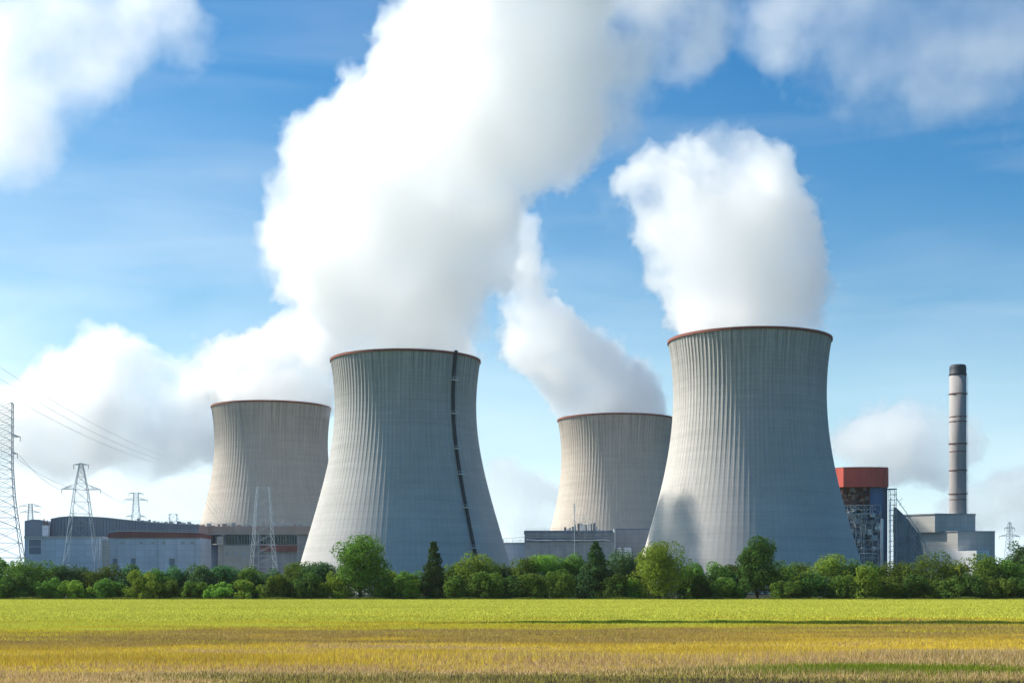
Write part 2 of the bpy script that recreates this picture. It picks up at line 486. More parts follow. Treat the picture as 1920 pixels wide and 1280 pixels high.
b.build('roof_edge', M_STEEL, s.o)
b = MB()
for k in range(46):
    x = 97 + k * 6.05
    b.beam((s.x(x), -.15, s.z(1008)), (s.x(x), -.15, s.z(np.interp(x, [q[0] for q in top], [q[1] for q in top])) - .3), .35)
b.build('wall_rib', M_SLATE2, s.o)
for k in range(16):
    x = 255 + 7.3 * k + rg.uniform(-2, 2); y0 = np.interp(x, [q[0] for q in top], [q[1] for q in top])
    MB().box(s.x(x), s.x(x) + rg.uniform(1, 2.2), 3, 6, s.z(y0) - .4, s.z(y0) + rg.uniform(.8, 2.4)).build('roof_unit', rg.choice((M_STEEL, M_PALE, M_SLATE)), s.o)
railing(MB(), s.x(270), s.x(374), 1, s.z(980.5), 1.6, 3, .14).build('roof_rail', M_STEEL, s.o)
s = Site('red_edged_shed', 290, 1000, 'long pale shed under a dull red roof edge, before the arched hall', 'shed')
s.box(MB(), 190, 376, 0, 36, 1007).build('wall', M_WALL, s.o)
b = MB(); b.prism([(s.x(203), s.z(1007.5)), (s.x(376), s.z(1007.5)), (s.x(376), s.z(999)), (s.x(330), s.z(997)), (s.x(225), s.z(996)), (s.x(203), s.z(1000))], -1.2, 36.5); b.build('roof', M_REDT, s.o)
b = MB(); b.beam((s.x(205), -1.4, s.z(995)), (s.x(376), -1.4, s.z(998)), .5); railing(b, s.x(215), s.x(375), 1.5, s.z(996.5), 1.5, 3, .13); b.build('roof_rail', M_STEEL, s.o)
s.box(MB(), 192, 203, -2.5, -.02, 1012).build('porch', M_PALE, s.o)
MB().beam((s.x(186), -1, 0), (s.x(186), -1, s.z(1005)), .9).build('downpipe', M_STEEL, s.o); MB().beam((s.x(194), -3, 0), (s.x(194), -3, s.z(1007)), .7).build('downpipe', M_STEEL, s.o)
for px_ in (212, 246, 318): 
    b = MB(); s.box(b, px_, px_ + 9, -.3, -.02, 1047, 1085); d_ = b.build('door', M_SLATE, s.o)
    b = MB(); s.box(b, px_ - 1, px_ + 10, -.5, -.31, 1045.5, 1047); b.build('lintel', M_PALE, d_)
for px_ in (226, 262, 284, 304, 340, 358):
    b = MB(); s.box(b, px_, px_ + 6, -.35, -.02, 1015, 1019)
    for k in range(4): b.beam((s.x(px_), -.45, s.z(1015.6 + k)), (s.x(px_ + 6), -.45, s.z(1015.6 + k)), .12)
    b.build('louvre_vent', M_STEEL, s.o)
for px_ in (220, 254, 296, 332, 366): MB().beam((s.x(px_), -.35, 0), (s.x(px_), -.35, s.z(1008)), .3, 6).build('downpipe', M_STEEL, s.o)
# --- turbine hall between the sheds and the laddered tower
s = Site('turbine_hall', 480, 1040, 'process hall with pinkish top band and dark windows below the half hidden tower', 'hall')
s.box(MB(), 376, 408, 0, 40, 1020).build('dark_bay', M_DSTEEL, s.o)
s.box(MB(), 408, 600, 1.5, 40, 1001).build('wall', M_GREY, s.o)
s.box(MB(), 375, 600, -1, 41, 986, 1001.5).build('top_band', M_BEIGE, s.o)
s.box(MB(), 374, 392, -2.4, -1.03, 986.5, 1019).build('pier', M_BEIGE, s.o)
for x0, x1, y0, y1 in ((393, 410, 1003, 1019), (424, 446, 1003, 1020), (448, 474, 1003, 1020), (489, 520, 1004, 1019), (522, 536, 1004, 1019), (538, 557, 1004, 1019)):
    b = MB(); s.box(b, x0, x1, -.5, 1.4, y0, y1); w = b.build('window', M_GLASS, s.o)
    b = MB()
    k = int((x1 - x0) / 4.5)
    for i in range(k + 1):
        x = s.x(x0 + (x1 - x0) * i / k); b.beam((x, -.62, s.z(y1)), (x, -.62, s.z(y0)), .22)
    b.build('window_bars', M_STEEL, w)
s.box(MB(), 488, 558, -.9, 1.4, 1021, 1033).build('red_panel', M_REDT, s.o)
s.box(MB(), 410, 420, -7, -3.05, 1006, 1022).build('control_cabin', M_PALE, s.o)
s.box(MB(), 410, 472, -3, 1.4, 1022.5).build('white_block', M_PALE, s.o)
railing(MB(), s.x(376), s.x(590), -.6, s.z(985.8), 1.8, 3, .15).build('roof_rail', M_STEEL, s.o)
for k in range(20):
    x = 378 + 9.5 * k + rg.uniform(-2, 2); MB().box(s.x(x), s.x(x) + rg.uniform(.8, 3), 1, 4, s.z(986.3), s.z(986) + rg.uniform(.6, 2.6)).build('roof_unit', rg.choice((M_STEEL, M_BEIGE, M_GREY)), s.o)
b = MB()
b.path([(s.x(395), -.8, s.z(985)), (s.x(395), -.8, s.z(978)), (s.x(406), -.8, s.z(983)), (s.x(432), -.8, s.z(980)), (s.x(432), -.8, s.z(985))], .3)
b.build('roof_pipe', M_STEEL, s.o)
b = MB()
for x in (376, 394, 420, 470, 486, 560):
    b.beam((s.x(x), -3.4, 0), (s.x(x), -3.4, s.z(1001)), .6)
for z in (1001, 1021): b.beam((s.x(376), -3.4, s.z(z)), (s.x(560), -3.4, s.z(z)), .5)
b.build('pipe_rack_frame', M_STEEL, s.o)
for px_ in (424, 440, 456):
    b = MB(); s.box(b, px_, px_ + 7, -3.3, -3.02, 1034, 1042); b.build('louvre_vent', M_STEEL, s.o)
for px_ in (500, 530, 548): MB().beam((s.x(px_), 1.2, 0), (s.x(px_), 1.2, s.z(1022)), .35, 6).build('downpipe', M_PALE, s.o)
# --- plant hall between the towers
s = Site('plant_annexe', 964, 1120, 'small pale windowless annexe between the laddered tower and the plant hall', 'annexe')
s.box(MB(), 938, 988, 0, 30, 1019).build('wall', M_WALL, s.o)
s.box(MB(), 936, 989, -.5, 30.5, 1016.5, 1019.3).build('roof', M_GREY, s.o)
b = MB(); railing(b, s.x(945), s.x(986), 0, s.z(1017), 2.2, 3, .16)
b.path([(s.x(944), 2, s.z(1017)), (s.x(944), 2, s.z(1009)), (s.x(986), 2, s.z(1006))], .3)
for x in (944, 950, 962, 975): b.beam((s.x(x), 2, s.z(1017)), (s.x(x), 2, s.z(1009)), .25)
b.build('roof_pipe', M_STEEL, s.o)
s = Site('plant_hall', 1068, 1110, 'low dark plant hall with bands of wall pipes, standing before a far cooling tower', 'hall')
s.box(MB(), 984, 1152, 0, 34, 998).build('wall', M_GREY2, s.o)
s.box(MB(), 983, 1150, -.8, 34.5, 994, 998.4).build('roof', M_DSTEEL, s.o)
s.box(MB(), 986, 1150, -.4, -.05, 1018, 1019.5).build('ledge', M_STEEL, s.o)
for j in range(7):
    z = 1004 + j * 2.0
    b = MB(); x = 986
    pts = []
    while x < 1148:
        pts.append((s.x(x), -1.0 - .25 * (j % 3), s.z(z + rg.uniform(-1.2, 1.2)))); x += rg.uniform(8, 22)
    b.path(pts, rg.choice((.35, .5, .7)), 6); b.build('wall_pipe', rg.choice((M_PIPE, M_STEEL, M_DSTEEL)), s.o)
railing(MB(), s.x(985), s.x(1060), -.3, s.z(994), 1.6, 3, .14).build('roof_rail', M_STEEL, s.o)
for k in range(14):
    x = 1058 + 5 * k + rg.uniform(-1, 1); MB().box(s.x(x), s.x(x) + rg.uniform(.8, 1.8), 1, 4, s.z(994.5), s.z(994) + rg.uniform(1, 6)).build('roof_unit', rg.choice((M_STEEL, M_PIPE, M_SLATE)), s.o)
b = MB()
for x in (1077, 1088, 1096): b.beam((s.x(x), -3, 0), (s.x(x), -3, s.z(968)), .3)
for z in range(966, 1012, 6): b.beam((s.x(1076), -3, s.z(z)), (s.x(1112), -3, s.z(z + 1)), .2)
for k in range(24):
    x, z = rg.uniform(1070, 1120), rg.uniform(966, 1004); b.beam((s.x(x), -2.5, s.z(z)), (s.x(x + rg.uniform(-10, 10)), -2.0, s.z(z + rg.uniform(4, 14))), .2)
b.build('scaffold', M_STEEL, s.o)
s2 = s
s = Site('radio_mast', 1077, 1098, 'thin pale mast rising in front of the plant hall with pipes', 'mast')
b = MB(); b.beam((0, 0, 0), (0, 0, s.z(962)), .55, 6, .5); b.beam((0, 0, s.z(962)), (0, 0, s.z(943)), .9, 6, .8); b.build('pole', M_PIPE, s.o)
for z in (950, 962, 975, 988): MB().beam((-1.6, 0, s.z(z)), (1.6, 0, s.z(z)), .2).build('crossbar', M_STEEL, s.o)
MB().beam((0, 0, s.z(947)), (s.x(1112), 0, s.z(954)), .15).build('stay_wire', M_STEEL, s.o)
s = Site('pump_house', 1185, 1130, 'plain grey block with a white corner post between the plant hall and the largest tower', 'building')
s.box(MB(), 1154, 1250, 0, 30, 992).build('wall', M_GREY, s.o)
s.box(MB(), 1153, 1250, -.4, 30.4, 990.6, 992.4).build('roof', M_DSTEEL, s.o)
s.box(MB(), 1150.5, 1153.8, -1.5, 2, 991.5).build('post', M_WHITE, s.o)
for x in (1160, 1172, 1178):
    b = MB(); b.lathe([(2.2, 0), (2.2, s.z(1028)), (1.6, s.z(1026.5)), (.4, s.z(1026))], 16, (s.x(x), -4)); b.build('tank', M_WHITE, s.o, True)
# --- red capped boiler house behind the largest tower
s = Site('boiler_house', 1615, 1068, 'boiler house with an orange red drum above a tangle of pipes and steel', 'boiler house')
def rounded(x0, x1, y0, y1, r, k=6):
    o = []
    for (cx, cy, a0) in ((x0 + r, y0 + r, 180), (x1 - r, y0 + r, 270), (x1 - r, y1 - r, 0), (x0 + r, y1 - r, 90)):
        for i in range(k + 1):
            a = R(a0 + 90 * i / k); o.append((cx + r * math.cos(a), cy + r * math.sin(a)))
    return o
X0, X1 = s.x(1553), s.x(1667)
cap = [(s.x(1558), 9), (s.x(1566), 3), (s.x(1579.5), -3.2)] + [(s.x(1580 + 80 * i / 14), -3.2 - 2.4 * math.sin(math.pi * i / 14)) for i in range(1, 14)] + [(s.x(1661), -2.6), (s.x(1665), -.8), (X1, 1.5), (X1, 28), (s.x(1558), 28)]
b = MB(); b.column(cap, s.z(913), s.z(877.5)); b.build('drum', M_RED, s.o)
b = MB(); b.column([(x * .995, y * .99 + .1) for x, y in cap], s.z(877.5) + .004, s.z(876)); b.build('drum_lid', M_REDT, s.o)
s.box(MB(), 1572, 1668, 6, 26, 913).build('core_wall', M_DSTEEL, s.o)
s.box(MB(), 1631, 1655, -.6, 5.95, 911, 962).build('blue_cladding', M_NAVY, s.o)
b = MB(); lattice_box(b, s.x(1566), s.x(1629), -1.5, 5.5, s.z(945), s.z(914), 5.2, .55)
for k in range(70):
    x, z = rg.uniform(1567, 1626), rg.uniform(916, 943); b.beam((s.x(x), rg.uniform(-1, 4), s.z(z)), (s.x(x + rg.uniform(-14, 14)), rg.uniform(-1, 4), s.z(z + rg.uniform(-8, 8))), rg.choice((.3, .5, .8)))
b.build('rusty_gallery', M_RUST, s.o)
for k in range(18):
    x, z = rg.uniform(1570, 1622), rg.uniform(918, 942); MB().box(s.x(x), s.x(x + rg.uniform(3, 8)), 1 - .1 * k, 4 - .1 * k, s.z(z), s.z(z) + rg.uniform(1, 3)).build('duct', rg.choice((M_BEIGE, M_RUST, M_PALE)), s.o)
b = MB(); lattice_box(b, s.x(1572), s.x(1650), -2.2, 5.8, 0, s.z(947), 6.4, .75); b.build('steel_frame', M_STEEL, s.o)
for j, (mat, w) in enumerate(((M_PIPE, .9), (M_PIPE, .6), (M_STEEL, .5), (M_STEEL, 1.1), (M_DSTEEL, .8), (M_PIPE, .45), (M_STEEL, .4), (M_PIPE, .5))):
    for k in range(12):
        b = MB()
        x, z, y = rg.uniform(1575, 1645), rg.uniform(952, 1040), rg.uniform(-1.8, 4)
        pts = [(s.x(x), y, s.z(z))]
        for q in range(rg.randint(2, 5)):
            x1, y1, z1 = pts[-1]
            d = rg.choice((0, 1, 2)); step = rg.uniform(3, 9) * rg.choice((-1, 1))
            pts.append((min(max(x1 + (step if d == 0 else 0), s.x(1574)), s.x(1648)), y1 + (step * .3 if d == 1 else 0), min(max(z1 + (step if d == 2 else 0), 2), s.z(950))))
        b.path(pts, w, 6); b.build('pipe', mat, s.o)
for k in range(14):
    x, z = rg.uniform(1578, 1640), rg.uniform(958, 1040)
    b = MB()
    if k % 3: b.box(s.x(x), s.x(x) + rg.uniform(3, 7), -1.6, 3, s.z(z), s.z(z) + rg.uniform(2, 4.5))
    else: b.lathe([(.4, s.z(z)), (rg.uniform(1.4, 2.4), s.z(z) + .4), (2, s.z(z) + 3.2), (.4, s.z(z) + 3.8)], 14, (s.x(x), .6))
    b.build('vessel', rg.choice((M_PIPE, M_STEEL, M_PALE)), s.o)
b = MB(); b.lathe([(1.2, 0), (1.2, s.z(974)), (.9, s.z(972))], 16, (s.x(1652), -1.9)); b.build('riser_pipe', M_PIPE, s.o, True)
b = MB(); b.lathe([(.5, 0), (.5, s.z(940))], 10, (s.x(1668), -1.5)); b.build('riser_pipe', M_PIPE, s.o, True)
b = MB(); lattice_box(b, s.x(1669), s.x(1680), -1.5, 4, 0, s.z(917), 3.9, .38); b.build('stair_tower', M_STEEL, s.o)
s.box(MB(), 1665, 1681, -1.6, 4.2, 915.5, 917.2).build('stair_roof', M_NAVY, s.o)
s = Site('shadow_clutter', 1712, 1072, 'sloping dark shadow wedge and steel tangle between boiler house and chimney block', 'clutter')
b = MB(); b.prism([(s.x(1681), 0), (s.x(1750), 0), (s.x(1724), s.z(1000)), (s.x(1698), s.z(966)), (s.x(1681), s.z(950))], 2, 9); b.build('shadow_wedge', M_GREY2, s.o)  # solid wedge added for the dark triangle of shadow and vegetation
b = MB()
for k in range(140):
    t = rg.random(); x = 1682 + 60 * t; zt = 930 + 95 * t
    z = rg.uniform(zt, 1050); b.beam((s.x(x), rg.uniform(-1, 1.6), s.z(z)), (s.x(x + rg.uniform(-9, 9)), rg.uniform(-1, 1.6), s.z(z + rg.uniform(-12, 12))), rg.choice((.2, .3, .45)))
b.path([(s.x(1681), 0, s.z(935)), (s.x(1699), 0, s.z(960)), (s.x(1722), 0, s.z(995)), (s.x(1748), 0, s.z(1045))], .5)
b.build('bracing_lattice', M_STEEL, s.o)
# --- chimney and its blocks: turned so that a sunlit flank shows
def turned_block(b, s, xl, xm, xr, zt, zb, yc):
    """a block seen corner on: sunlit flank from xl to xm, shaded front from xm to xr"""
    d = (s.x(xm) - s.x(xl)); w = (s.x(xr) - s.x(xm))
    x0, x1, x2 = s.x(xl), s.x(xm), s.x(xr)
    b.column([(x0, yc + d * .95), (x1, yc), (x2, yc + w * .16), (x2 - (x1 - x0), yc + w * .16 + d * .95)], s.z(zb) if zb else 0, s.z(zt))
s = Site('chimney_block', 1780, 1100, 'stepped pale concrete block below the tall banded chimney', 'building')
b = MB(); turned_block(b, s, 1690, 1753, 1833, 964, 997, 0); b.build('upper_block', M_PALE, s.o)
b = MB(); turned_block(b, s, 1687, 1752.5, 1834, 962, 964.2, -.4); b.build('upper_roof', M_GREY, s.o)
b = MB(); turned_block(b, s, 1700, 1789, 1862, 997, None, -9); b.build('lower_block', M_PALE, s.o)
b = MB(); turned_block(b, s, 1698, 1788.5, 1863, 995.4, 997.2, -9.4); b.build('lower_roof', M_GREY, s.o)
b = MB(); turned_block(b, s, 1745, 1812, 1836, 1033, None, -24); b.build('forecourt_wall', M_WHITE, s.o)
b = MB(); s.box(b, 1800, 1812, 8, 10, 964.4, 996); b.build('pilaster', M_GREY, s.o)
s = Site('chimney', 1796, 1122, 'tall banded concrete chimney with a dark cap, rising behind the stepped block', 'chimney')
zs = [0, s.z(970), s.z(880), s.z(780), s.z(704)]
b = MB(); b.lathe([(7.0, 0), (6.6, s.z(960)), (6.5, s.z(850)), (6.45, s.z(704))], 48); b.build('shaft', M_CHIM, s.o, True)
b = MB(); b.lathe([(6.75, s.z(704)), (6.75, s.z(701)), (6.35, s.z(700)), (6.4, s.z(690)), (6.0, s.z(685.5)), (5.2, s.z(684)), (5.1, s.z(688))], 40); b.build('cap', M_DARK, s.o, True)
for z0, h in ((738, .9), (781, .7), (790, .7), (831, .9), (846, .6), (881, .9), (925, .9), (936, .6)):
    b = MB(); r = 6.9 if h > .8 else 6.75
    b.lathe([(r - .12, s.z(z0) - h), (r, s.z(z0) - h + .1), (r, s.z(z0) - .1), (r - .12, s.z(z0))], 40)
    b.build('band', M_CHRED, s.o, True)
b = MB()
for u in (-.35, .35): b.beam((6.7, -3.2 + u, 0), (6.7, -3.2 + u, s.z(706)), .18)
for k in range(70): b.beam((6.7, -3.55, 30 + k * 1.7), (6.7, -2.85, 30 + k * 1.7), .12)
b.build('ladder', M_STEEL, s.o)
b = MB()
for z in (738, 831, 925):
    for k in range(24):
        a = 2 * math.pi * k / 24; a2 = a + 2 * math.pi / 24
        p = Vector((7.6 * math.sin(a), -7.6 * math.cos(a), s.z(z))); q = Vector((7.6 * math.sin(a2), -7.6 * math.cos(a2), s.z(z)))
        b.beam(p + Vector((0, 0, 1)), q + Vector((0, 0, 1)), .1); b.beam(p, p + Vector((0, 0, 1)), .1); b.beam(p, q, .22)
b.build('gallery_rail', M_STEEL, s.o)

# ------------------------------------------------------------------ pylons and power lines
def pylon_body(b, prof, w, d=.95):
    """square lattice mast: prof lists (height, half width); legs and cross braces on four faces"""
    cs = ((-1, -1), (1, -1), (1, 1), (-1, 1))
    for (z0, h0), (z1, h1) in zip(prof[:-1], prof[1:]):
        k = max(1, int(round((z1 - z0) / max(1.2, (h0 + h1) * d))))
        for i in range(k):
            ta, tb = i / k, (i + 1) / k
            za, zb = z0 + (z1 - z0) * ta, z0 + (z1 - z0) * tb; ha, hb = h0 + (h1 - h0) * ta, h0 + (h1 - h0) * tb
            A = [Vector((x * ha, y * ha, za)) for x, y in cs]; B = [Vector((x * hb, y * hb, zb)) for x, y in cs]
            for q in range(4):
                r = (q + 1) % 4
                b.beam(A[q], B[q], w); b.beam(A[q], B[r], w * .6); b.beam(A[r], B[q], w * .6); b.beam(B[q], B[r], w * .6)
    return b
def arm(b, z, h, L, drop, w):
    """pointed cross arm from the mast out to both sides"""
    for sx in (-1, 1):
        tip = Vector((sx * L, 0, z))
        for y in (-h, h):
            b.beam((sx * h, y, z), tip, w); b.beam((sx * h, y, z + drop), tip, w)
            for k in (1, 2, 3):
                p = Vector((sx * h, y, z)).lerp(tip, k / 4); q = Vector((sx * h, y, z + drop)).lerp(tip, k / 4); b.beam(p, q, w * .6)
                b.beam(q, Vector((sx * h, y, z)).lerp(tip, (k + 1) / 4), w * .6)
    return b
def insulators(o, pts, mat):
    for (x, y, z) in pts:
        b = MB(); b.beam((x, y, z), (x, y, z - 2.6), .3, 6); b.build('insulator', mat, o)
def pylon(name, px, Y, label, prof_px, arms, w, rz=0.0, d=.95):
    m = Y / FPX; z = lambda py: max(0.0, (HY - py) * m + CAMZ)
    o = empty(name, ((px - HX) * m, Y, 0), rz); tag(o, label, 'pylon', 'lattice pylons')
    pr = [(z(a), h * m) for a, h in prof_px]
    pylon_body(MB(), pr, w, d).build('lattice_body', M_PYL, o)
    for (py, L, drop) in arms:
        zz = z(py); h = float(np.interp(zz, [q[0] for q in pr], [q[1] for q in pr]))
        arm(MB(), zz, h, L * m, drop * m, w * .8).build('cross_arm', M_PYL, o)
        insulators(o, [(L * m * .98, 0, zz), (-L * m * .98, 0, zz)], M_GLASS)
    return o
pylon('lattice_pylon', 8, 800, 'tallest, densest lattice pylon, beside the low pale shed with framed door', [(1100, 40), (1045, 33), (990, 25), (930, 18), (880, 15), (840, 14.5), (756, 15)], [(818, 29, 4), (850, 24, 3), (757, 17, 2)], .46, R(12), .5)
pylon('lattice_pylon', 152, 880, 'lattice pylon with one wide cross arm in front of the arched hall', [(1100, 33), (1055, 28), (985, 20), (918, 12), (880, 5), (868, 2.5)], [(917, 36, 9), (871, 14, 2)], .38, R(8), .75)
pylon('lattice_pylon', 255, 1500, 'distant pale pylon above the roof of the arched hall', [(1100, 12), (980, 8), (945, 5), (923, 4)], [(937, 22, 4), (968, 18, 3), (925, 14, 2)], .4, R(25))
pylon('lattice_pylon', 325, 1700, 'tiny distant pylon above the red edged shed', [(1100, 10), (1000, 8), (963, 6)], [(965, 9, 2), (972, 10, 2)], .4, R(10))
pylon('lattice_pylon', 57, 1350, 'distant spreading pylon above the small dark hall', [(1100, 12), (1000, 6), (962, 4), (944, 3)], [(949, 20, 5), (960, 18, 4)], .4, R(30))
pylon('lattice_pylon', 493, 905, 'slim lattice mast without arms in front of the half hidden tower', [(1100, 26), (1062, 22), (1000, 17), (950, 14), (913, 11)], [], .44, R(20), .6)
pylon('lattice_pylon', 1893, 1400, 'faint far pylon beyond the chimney, standing alone behind the trees', [(1100, 10), (1030, 6), (978, 2)], [(1005, 24, 4), (990, 12, 3)], .36, R(20))
M_WIRE = surf_mat('bright aluminium conductor', (.8, .8, .8), .4, .05, .5, False, .5, .3)
def wire(A, B, sag, r, label, k=28):
    b = MB(); A, B = Vector(A), Vector(B)
    pts = [A.lerp(B, t) - Vector((0, 0, sag * 4 * t * (1 - t))) for t in np.linspace(0, 1, k)]
    b.path(pts, r * 2, 4)
    return tag(b.build('power_line', M_WIRE), label, 'power line', 'power lines')
wire(P(-420, 370, 620), P(402, 882, 1300), 20, .11, 'uppermost of the three pale power lines sweeping down across the cumulus cloud')
wire(P(-420, 398, 625), P(402, 886, 1300), 22, .11, 'middle one of the three pale power lines sweeping down across the cumulus cloud')
wire(P(-420, 440, 640), P(402, 890, 1300), 22, .12, 'lowest of the three pale power lines sweeping down across the cumulus cloud')
wire(P(36, 852, 800), P(118, 919, 880), 3, .1, 'short power line from the tallest pylon to the near arm of the next')
wire(P(36, 862, 800), P(188, 919, 880), 5, .1, 'slack power line from the tallest pylon to the far arm of the next')
wire(P(188, 919, 880), P(277, 938, 1500), 6, .14, 'faint power line from the arched hall pylon to the distant pale pylon')
# ------------------------------------------------------------------ ground, crop and grasses
def field_colour(n, l, kind):
    """colour of what grows where: crop bands across the field, by place on the ground"""
    geo = n.new('ShaderNodeNewGeometry'); sx = n.new('ShaderNodeSeparateXYZ')
    l.new(geo.outputs['Position'], sx.inputs[0])
    x, y = sx.outputs[0], sx.outputs[1]
    cb = n.new('ShaderNodeCombineXYZ'); l.new(mth(n, l, 'MULTIPLY', x, .35), cb.inputs[0]); l.new(y, cb.inputs[1])
    w1 = n.new('ShaderNodeTexNoise'); w1.inputs['Scale'].default_value = .09; w1.inputs['Detail'].default_value = 5
    l.new(cb.outputs[0], w1.inputs['Vector'])
    w2 = n.new('ShaderNodeTexNoise'); w2.inputs['Scale'].default_value = .5; w2.inputs['Detail'].default_value = 5
    l.new(cb.outputs[0], w2.inputs['Vector'])
    # the strips wander: their edges are warped by noise on the ground
    yy = mth(n, l, 'MULTIPLY', y, mth(n, l, 'ADD', mth(n, l, 'MULTIPLY', mth(n, l, 'SUBTRACT', w1.outputs['Fac'], .5), 1.3), 1.0))
    yy = mth(n, l, 'MULTIPLY', yy, mth(n, l, 'ADD', mth(n, l, 'MULTIPLY', mth(n, l, 'SUBTRACT', w2.outputs['Fac'], .5), .45), 1.0))
    yy = mth(n, l, 'SUBTRACT', yy, mth(n, l, 'DIVIDE', mth(n, l, 'MULTIPLY', x, 32.0), mth(n, l, 'MAXIMUM', y, 40.0)))
    if kind == 'blade': yy = mth(n, l, 'ADD', yy, mth(n, l, 'MULTIPLY', mth(n, l, 'SUBTRACT', geo.outputs['Random Per Island'], .5), 26.0))       # strips run slightly askew
    t = mth(n, l, 'DIVIDE', mth(n, l, 'SUBTRACT', yy, 40.0), 130.0, True)
    rp = n.new('ShaderNodeValToRGB'); cr = rp.color_ramp
    def c(Y): return (Y - 40.0) / 130.0
    stops = [(40, (.11, .075, .07)), (48, (.12, .08, .07)), (51, (.27, .25, .055)), (62, (.31, .25, .075)), (67, (.52, .38, .22)), (78, (.50, .36, .20)), (84, (.47, .36, .05)), (93, (.60, .45, .06)), (101, (.46, .35, .055)),
             (109, (.34, .25, .095)), (130, (.33, .245, .09)), (142, (.46, .38, .05)), (156, (.47, .41, .05)), (166, (.46, .455, .08))]
    while len(cr.elements) < len(stops): cr.elements.new(.5)
    for e, (Y, col) in zip(cr.elements, stops): e.position = c(Y); e.color = (*col, 1)
    l.new(t, rp.inputs[0])
    # fine mottling
    w3 = n.new('ShaderNodeTexNoise'); w3.inputs['Scale'].default_value = 1.3; w3.inputs['Detail'].default_value = 4
    l.new(geo.outputs['Position'], w3.inputs['Vector'])
    w4 = n.new('ShaderNodeTexNoise'); w4.inputs['Scale'].default_value = .03; w4.inputs['Detail'].default_value = 4
    l.new(cb.outputs[0], w4.inputs['Vector'])
    v = mth(n, l, 'ADD', mth(n, l, 'MULTIPLY', w3.outputs['Fac'], .6), mth(n, l, 'ADD', mth(n, l, 'MULTIPLY', w4.outputs['Fac'], .4), .5))
    if kind == 'blade': v = mth(n, l, 'MULTIPLY', v, mth(n, l, 'ADD', mth(n, l, 'MULTIPLY', geo.outputs['Random Per Island'], .7), .75))
    hs = n.new('ShaderNodeHueSaturation'); l.new(rp.outputs[0], hs.inputs['Color']); l.new(v, hs.inputs['Value'])
    if kind == 'ground':
        # beyond the hedge: unseen gravel yard, kept dark to cut light bounced onto towers
        yd = n.new('ShaderNodeMix'); yd.data_type = 'RGBA'; yd.inputs['B'].default_value = (.03, .036, .03, 1)
        l.new(mth(n, l, 'GREATER_THAN', y, 476.0), yd.inputs['Factor']); l.new(hs.outputs[0], yd.inputs['A'])
        return yd.outputs['Result']
    if kind == 'blade': l.new(mth(n, l, 'ADD', mth(n, l, 'MULTIPLY', geo.outputs['Random Per Island'], .04), .48), hs.inputs['Hue'])
    return hs.outputs[0]

def blade_mat(name, trans=.3, col=None):
    m, n, l = new_mat(name)
    out = n.new('ShaderNodeOutputMaterial')
    d = n.new('ShaderNodeBsdfDiffuse'); t = n.new('ShaderNodeBsdfTranslucent'); mx = n.new('ShaderNodeMixShader'); mx.inputs[0].default_value = trans
    if col is None: c = field_colour(n, l, 'blade')
    else:
        geo = n.new('ShaderNodeNewGeometry'); hs = n.new('ShaderNodeHueSaturation'); hs.inputs['Color'].default_value = (*col, 1)
        l.new(mth(n, l, 'ADD', mth(n, l, 'MULTIPLY', geo.outputs['Random Per Island'], .8), .6), hs.inputs['Value']); c = hs.outputs[0]
    l.new(c, d.inputs[0]); l.new(c, t.inputs[0])
    l.new(d.outputs[0], mx.inputs[1]); l.new(t.outputs[0], mx.inputs[2]); l.new(mx.outputs[0], out.inputs['Surface'])
    return m

gm, n, l = new_mat('field soil and stubble')
out = n.new('ShaderNodeOutputMaterial'); b = n.new('ShaderNodeBsdfDiffuse')
l.new(field_colour(n, l, 'ground'), b.inputs[0]); l.new(b.outputs[0], out.inputs['Surface'])
gv, gf = [], []
xs = [-6000, -2000, -600, -200, 0, 200, 600, 2000, 6000]; ys = [-300, 0, 60, 160, 300, 480, 800, 1500, 3000, 6000]
for yv in ys: gv += [(xv, yv, 0) for xv in xs]
for j in range(len(ys) - 1):
    for i in range(len(xs) - 1):
        q = j * len(xs) + i; gf.append((q, q + 1, q + len(xs) + 1, q + len(xs)))
tag(link_mesh('ground', gv, gf, gm), kind='structure')

def blades(name, nr, X, Y, hgt, wid, mat, label, cat, lean=.8, kind='stuff'):
    """single pointed blades, three corners each, at X, Y"""
    n = len(X); a = nr.uniform(0, 2 * np.pi, n); h = hgt * nr.uniform(.55, 1.15, n); w = wid * nr.uniform(.7, 1.3, n)
    la = nr.uniform(0, 2 * np.pi, n); ll = nr.uniform(0, lean, n) * h
    V = np.zeros((n, 3, 3))
    V[:, 0, 0] = X - np.cos(a) * w / 2; V[:, 0, 1] = Y - np.sin(a) * w / 2
    V[:, 1, 0] = X + np.cos(a) * w / 2; V[:, 1, 1] = Y + np.sin(a) * w / 2
    V[:, 2, 0] = X + np.cos(la) * ll; V[:, 2, 1] = Y + np.sin(la) * ll; V[:, 2, 2] = h
    V[:, :2, 2] = -.01
    me = bpy.data.meshes.new(name)
    me.vertices.add(3 * n); me.vertices.foreach_set('co', V.ravel())
    me.loops.add(3 * n); me.loops.foreach_set('vertex_index', np.arange(3 * n))
    me.polygons.add(n); me.polygons.foreach_set('loop_start', np.arange(0, 3 * n, 3)); me.polygons.foreach_set('loop_total', np.full(n, 3))
    me.materials.append(mat); me.update(); me.validate()
    o = bpy.data.objects.new(name, me); COL.objects.link(o)
    return tag(o, label, cat, kind=kind)

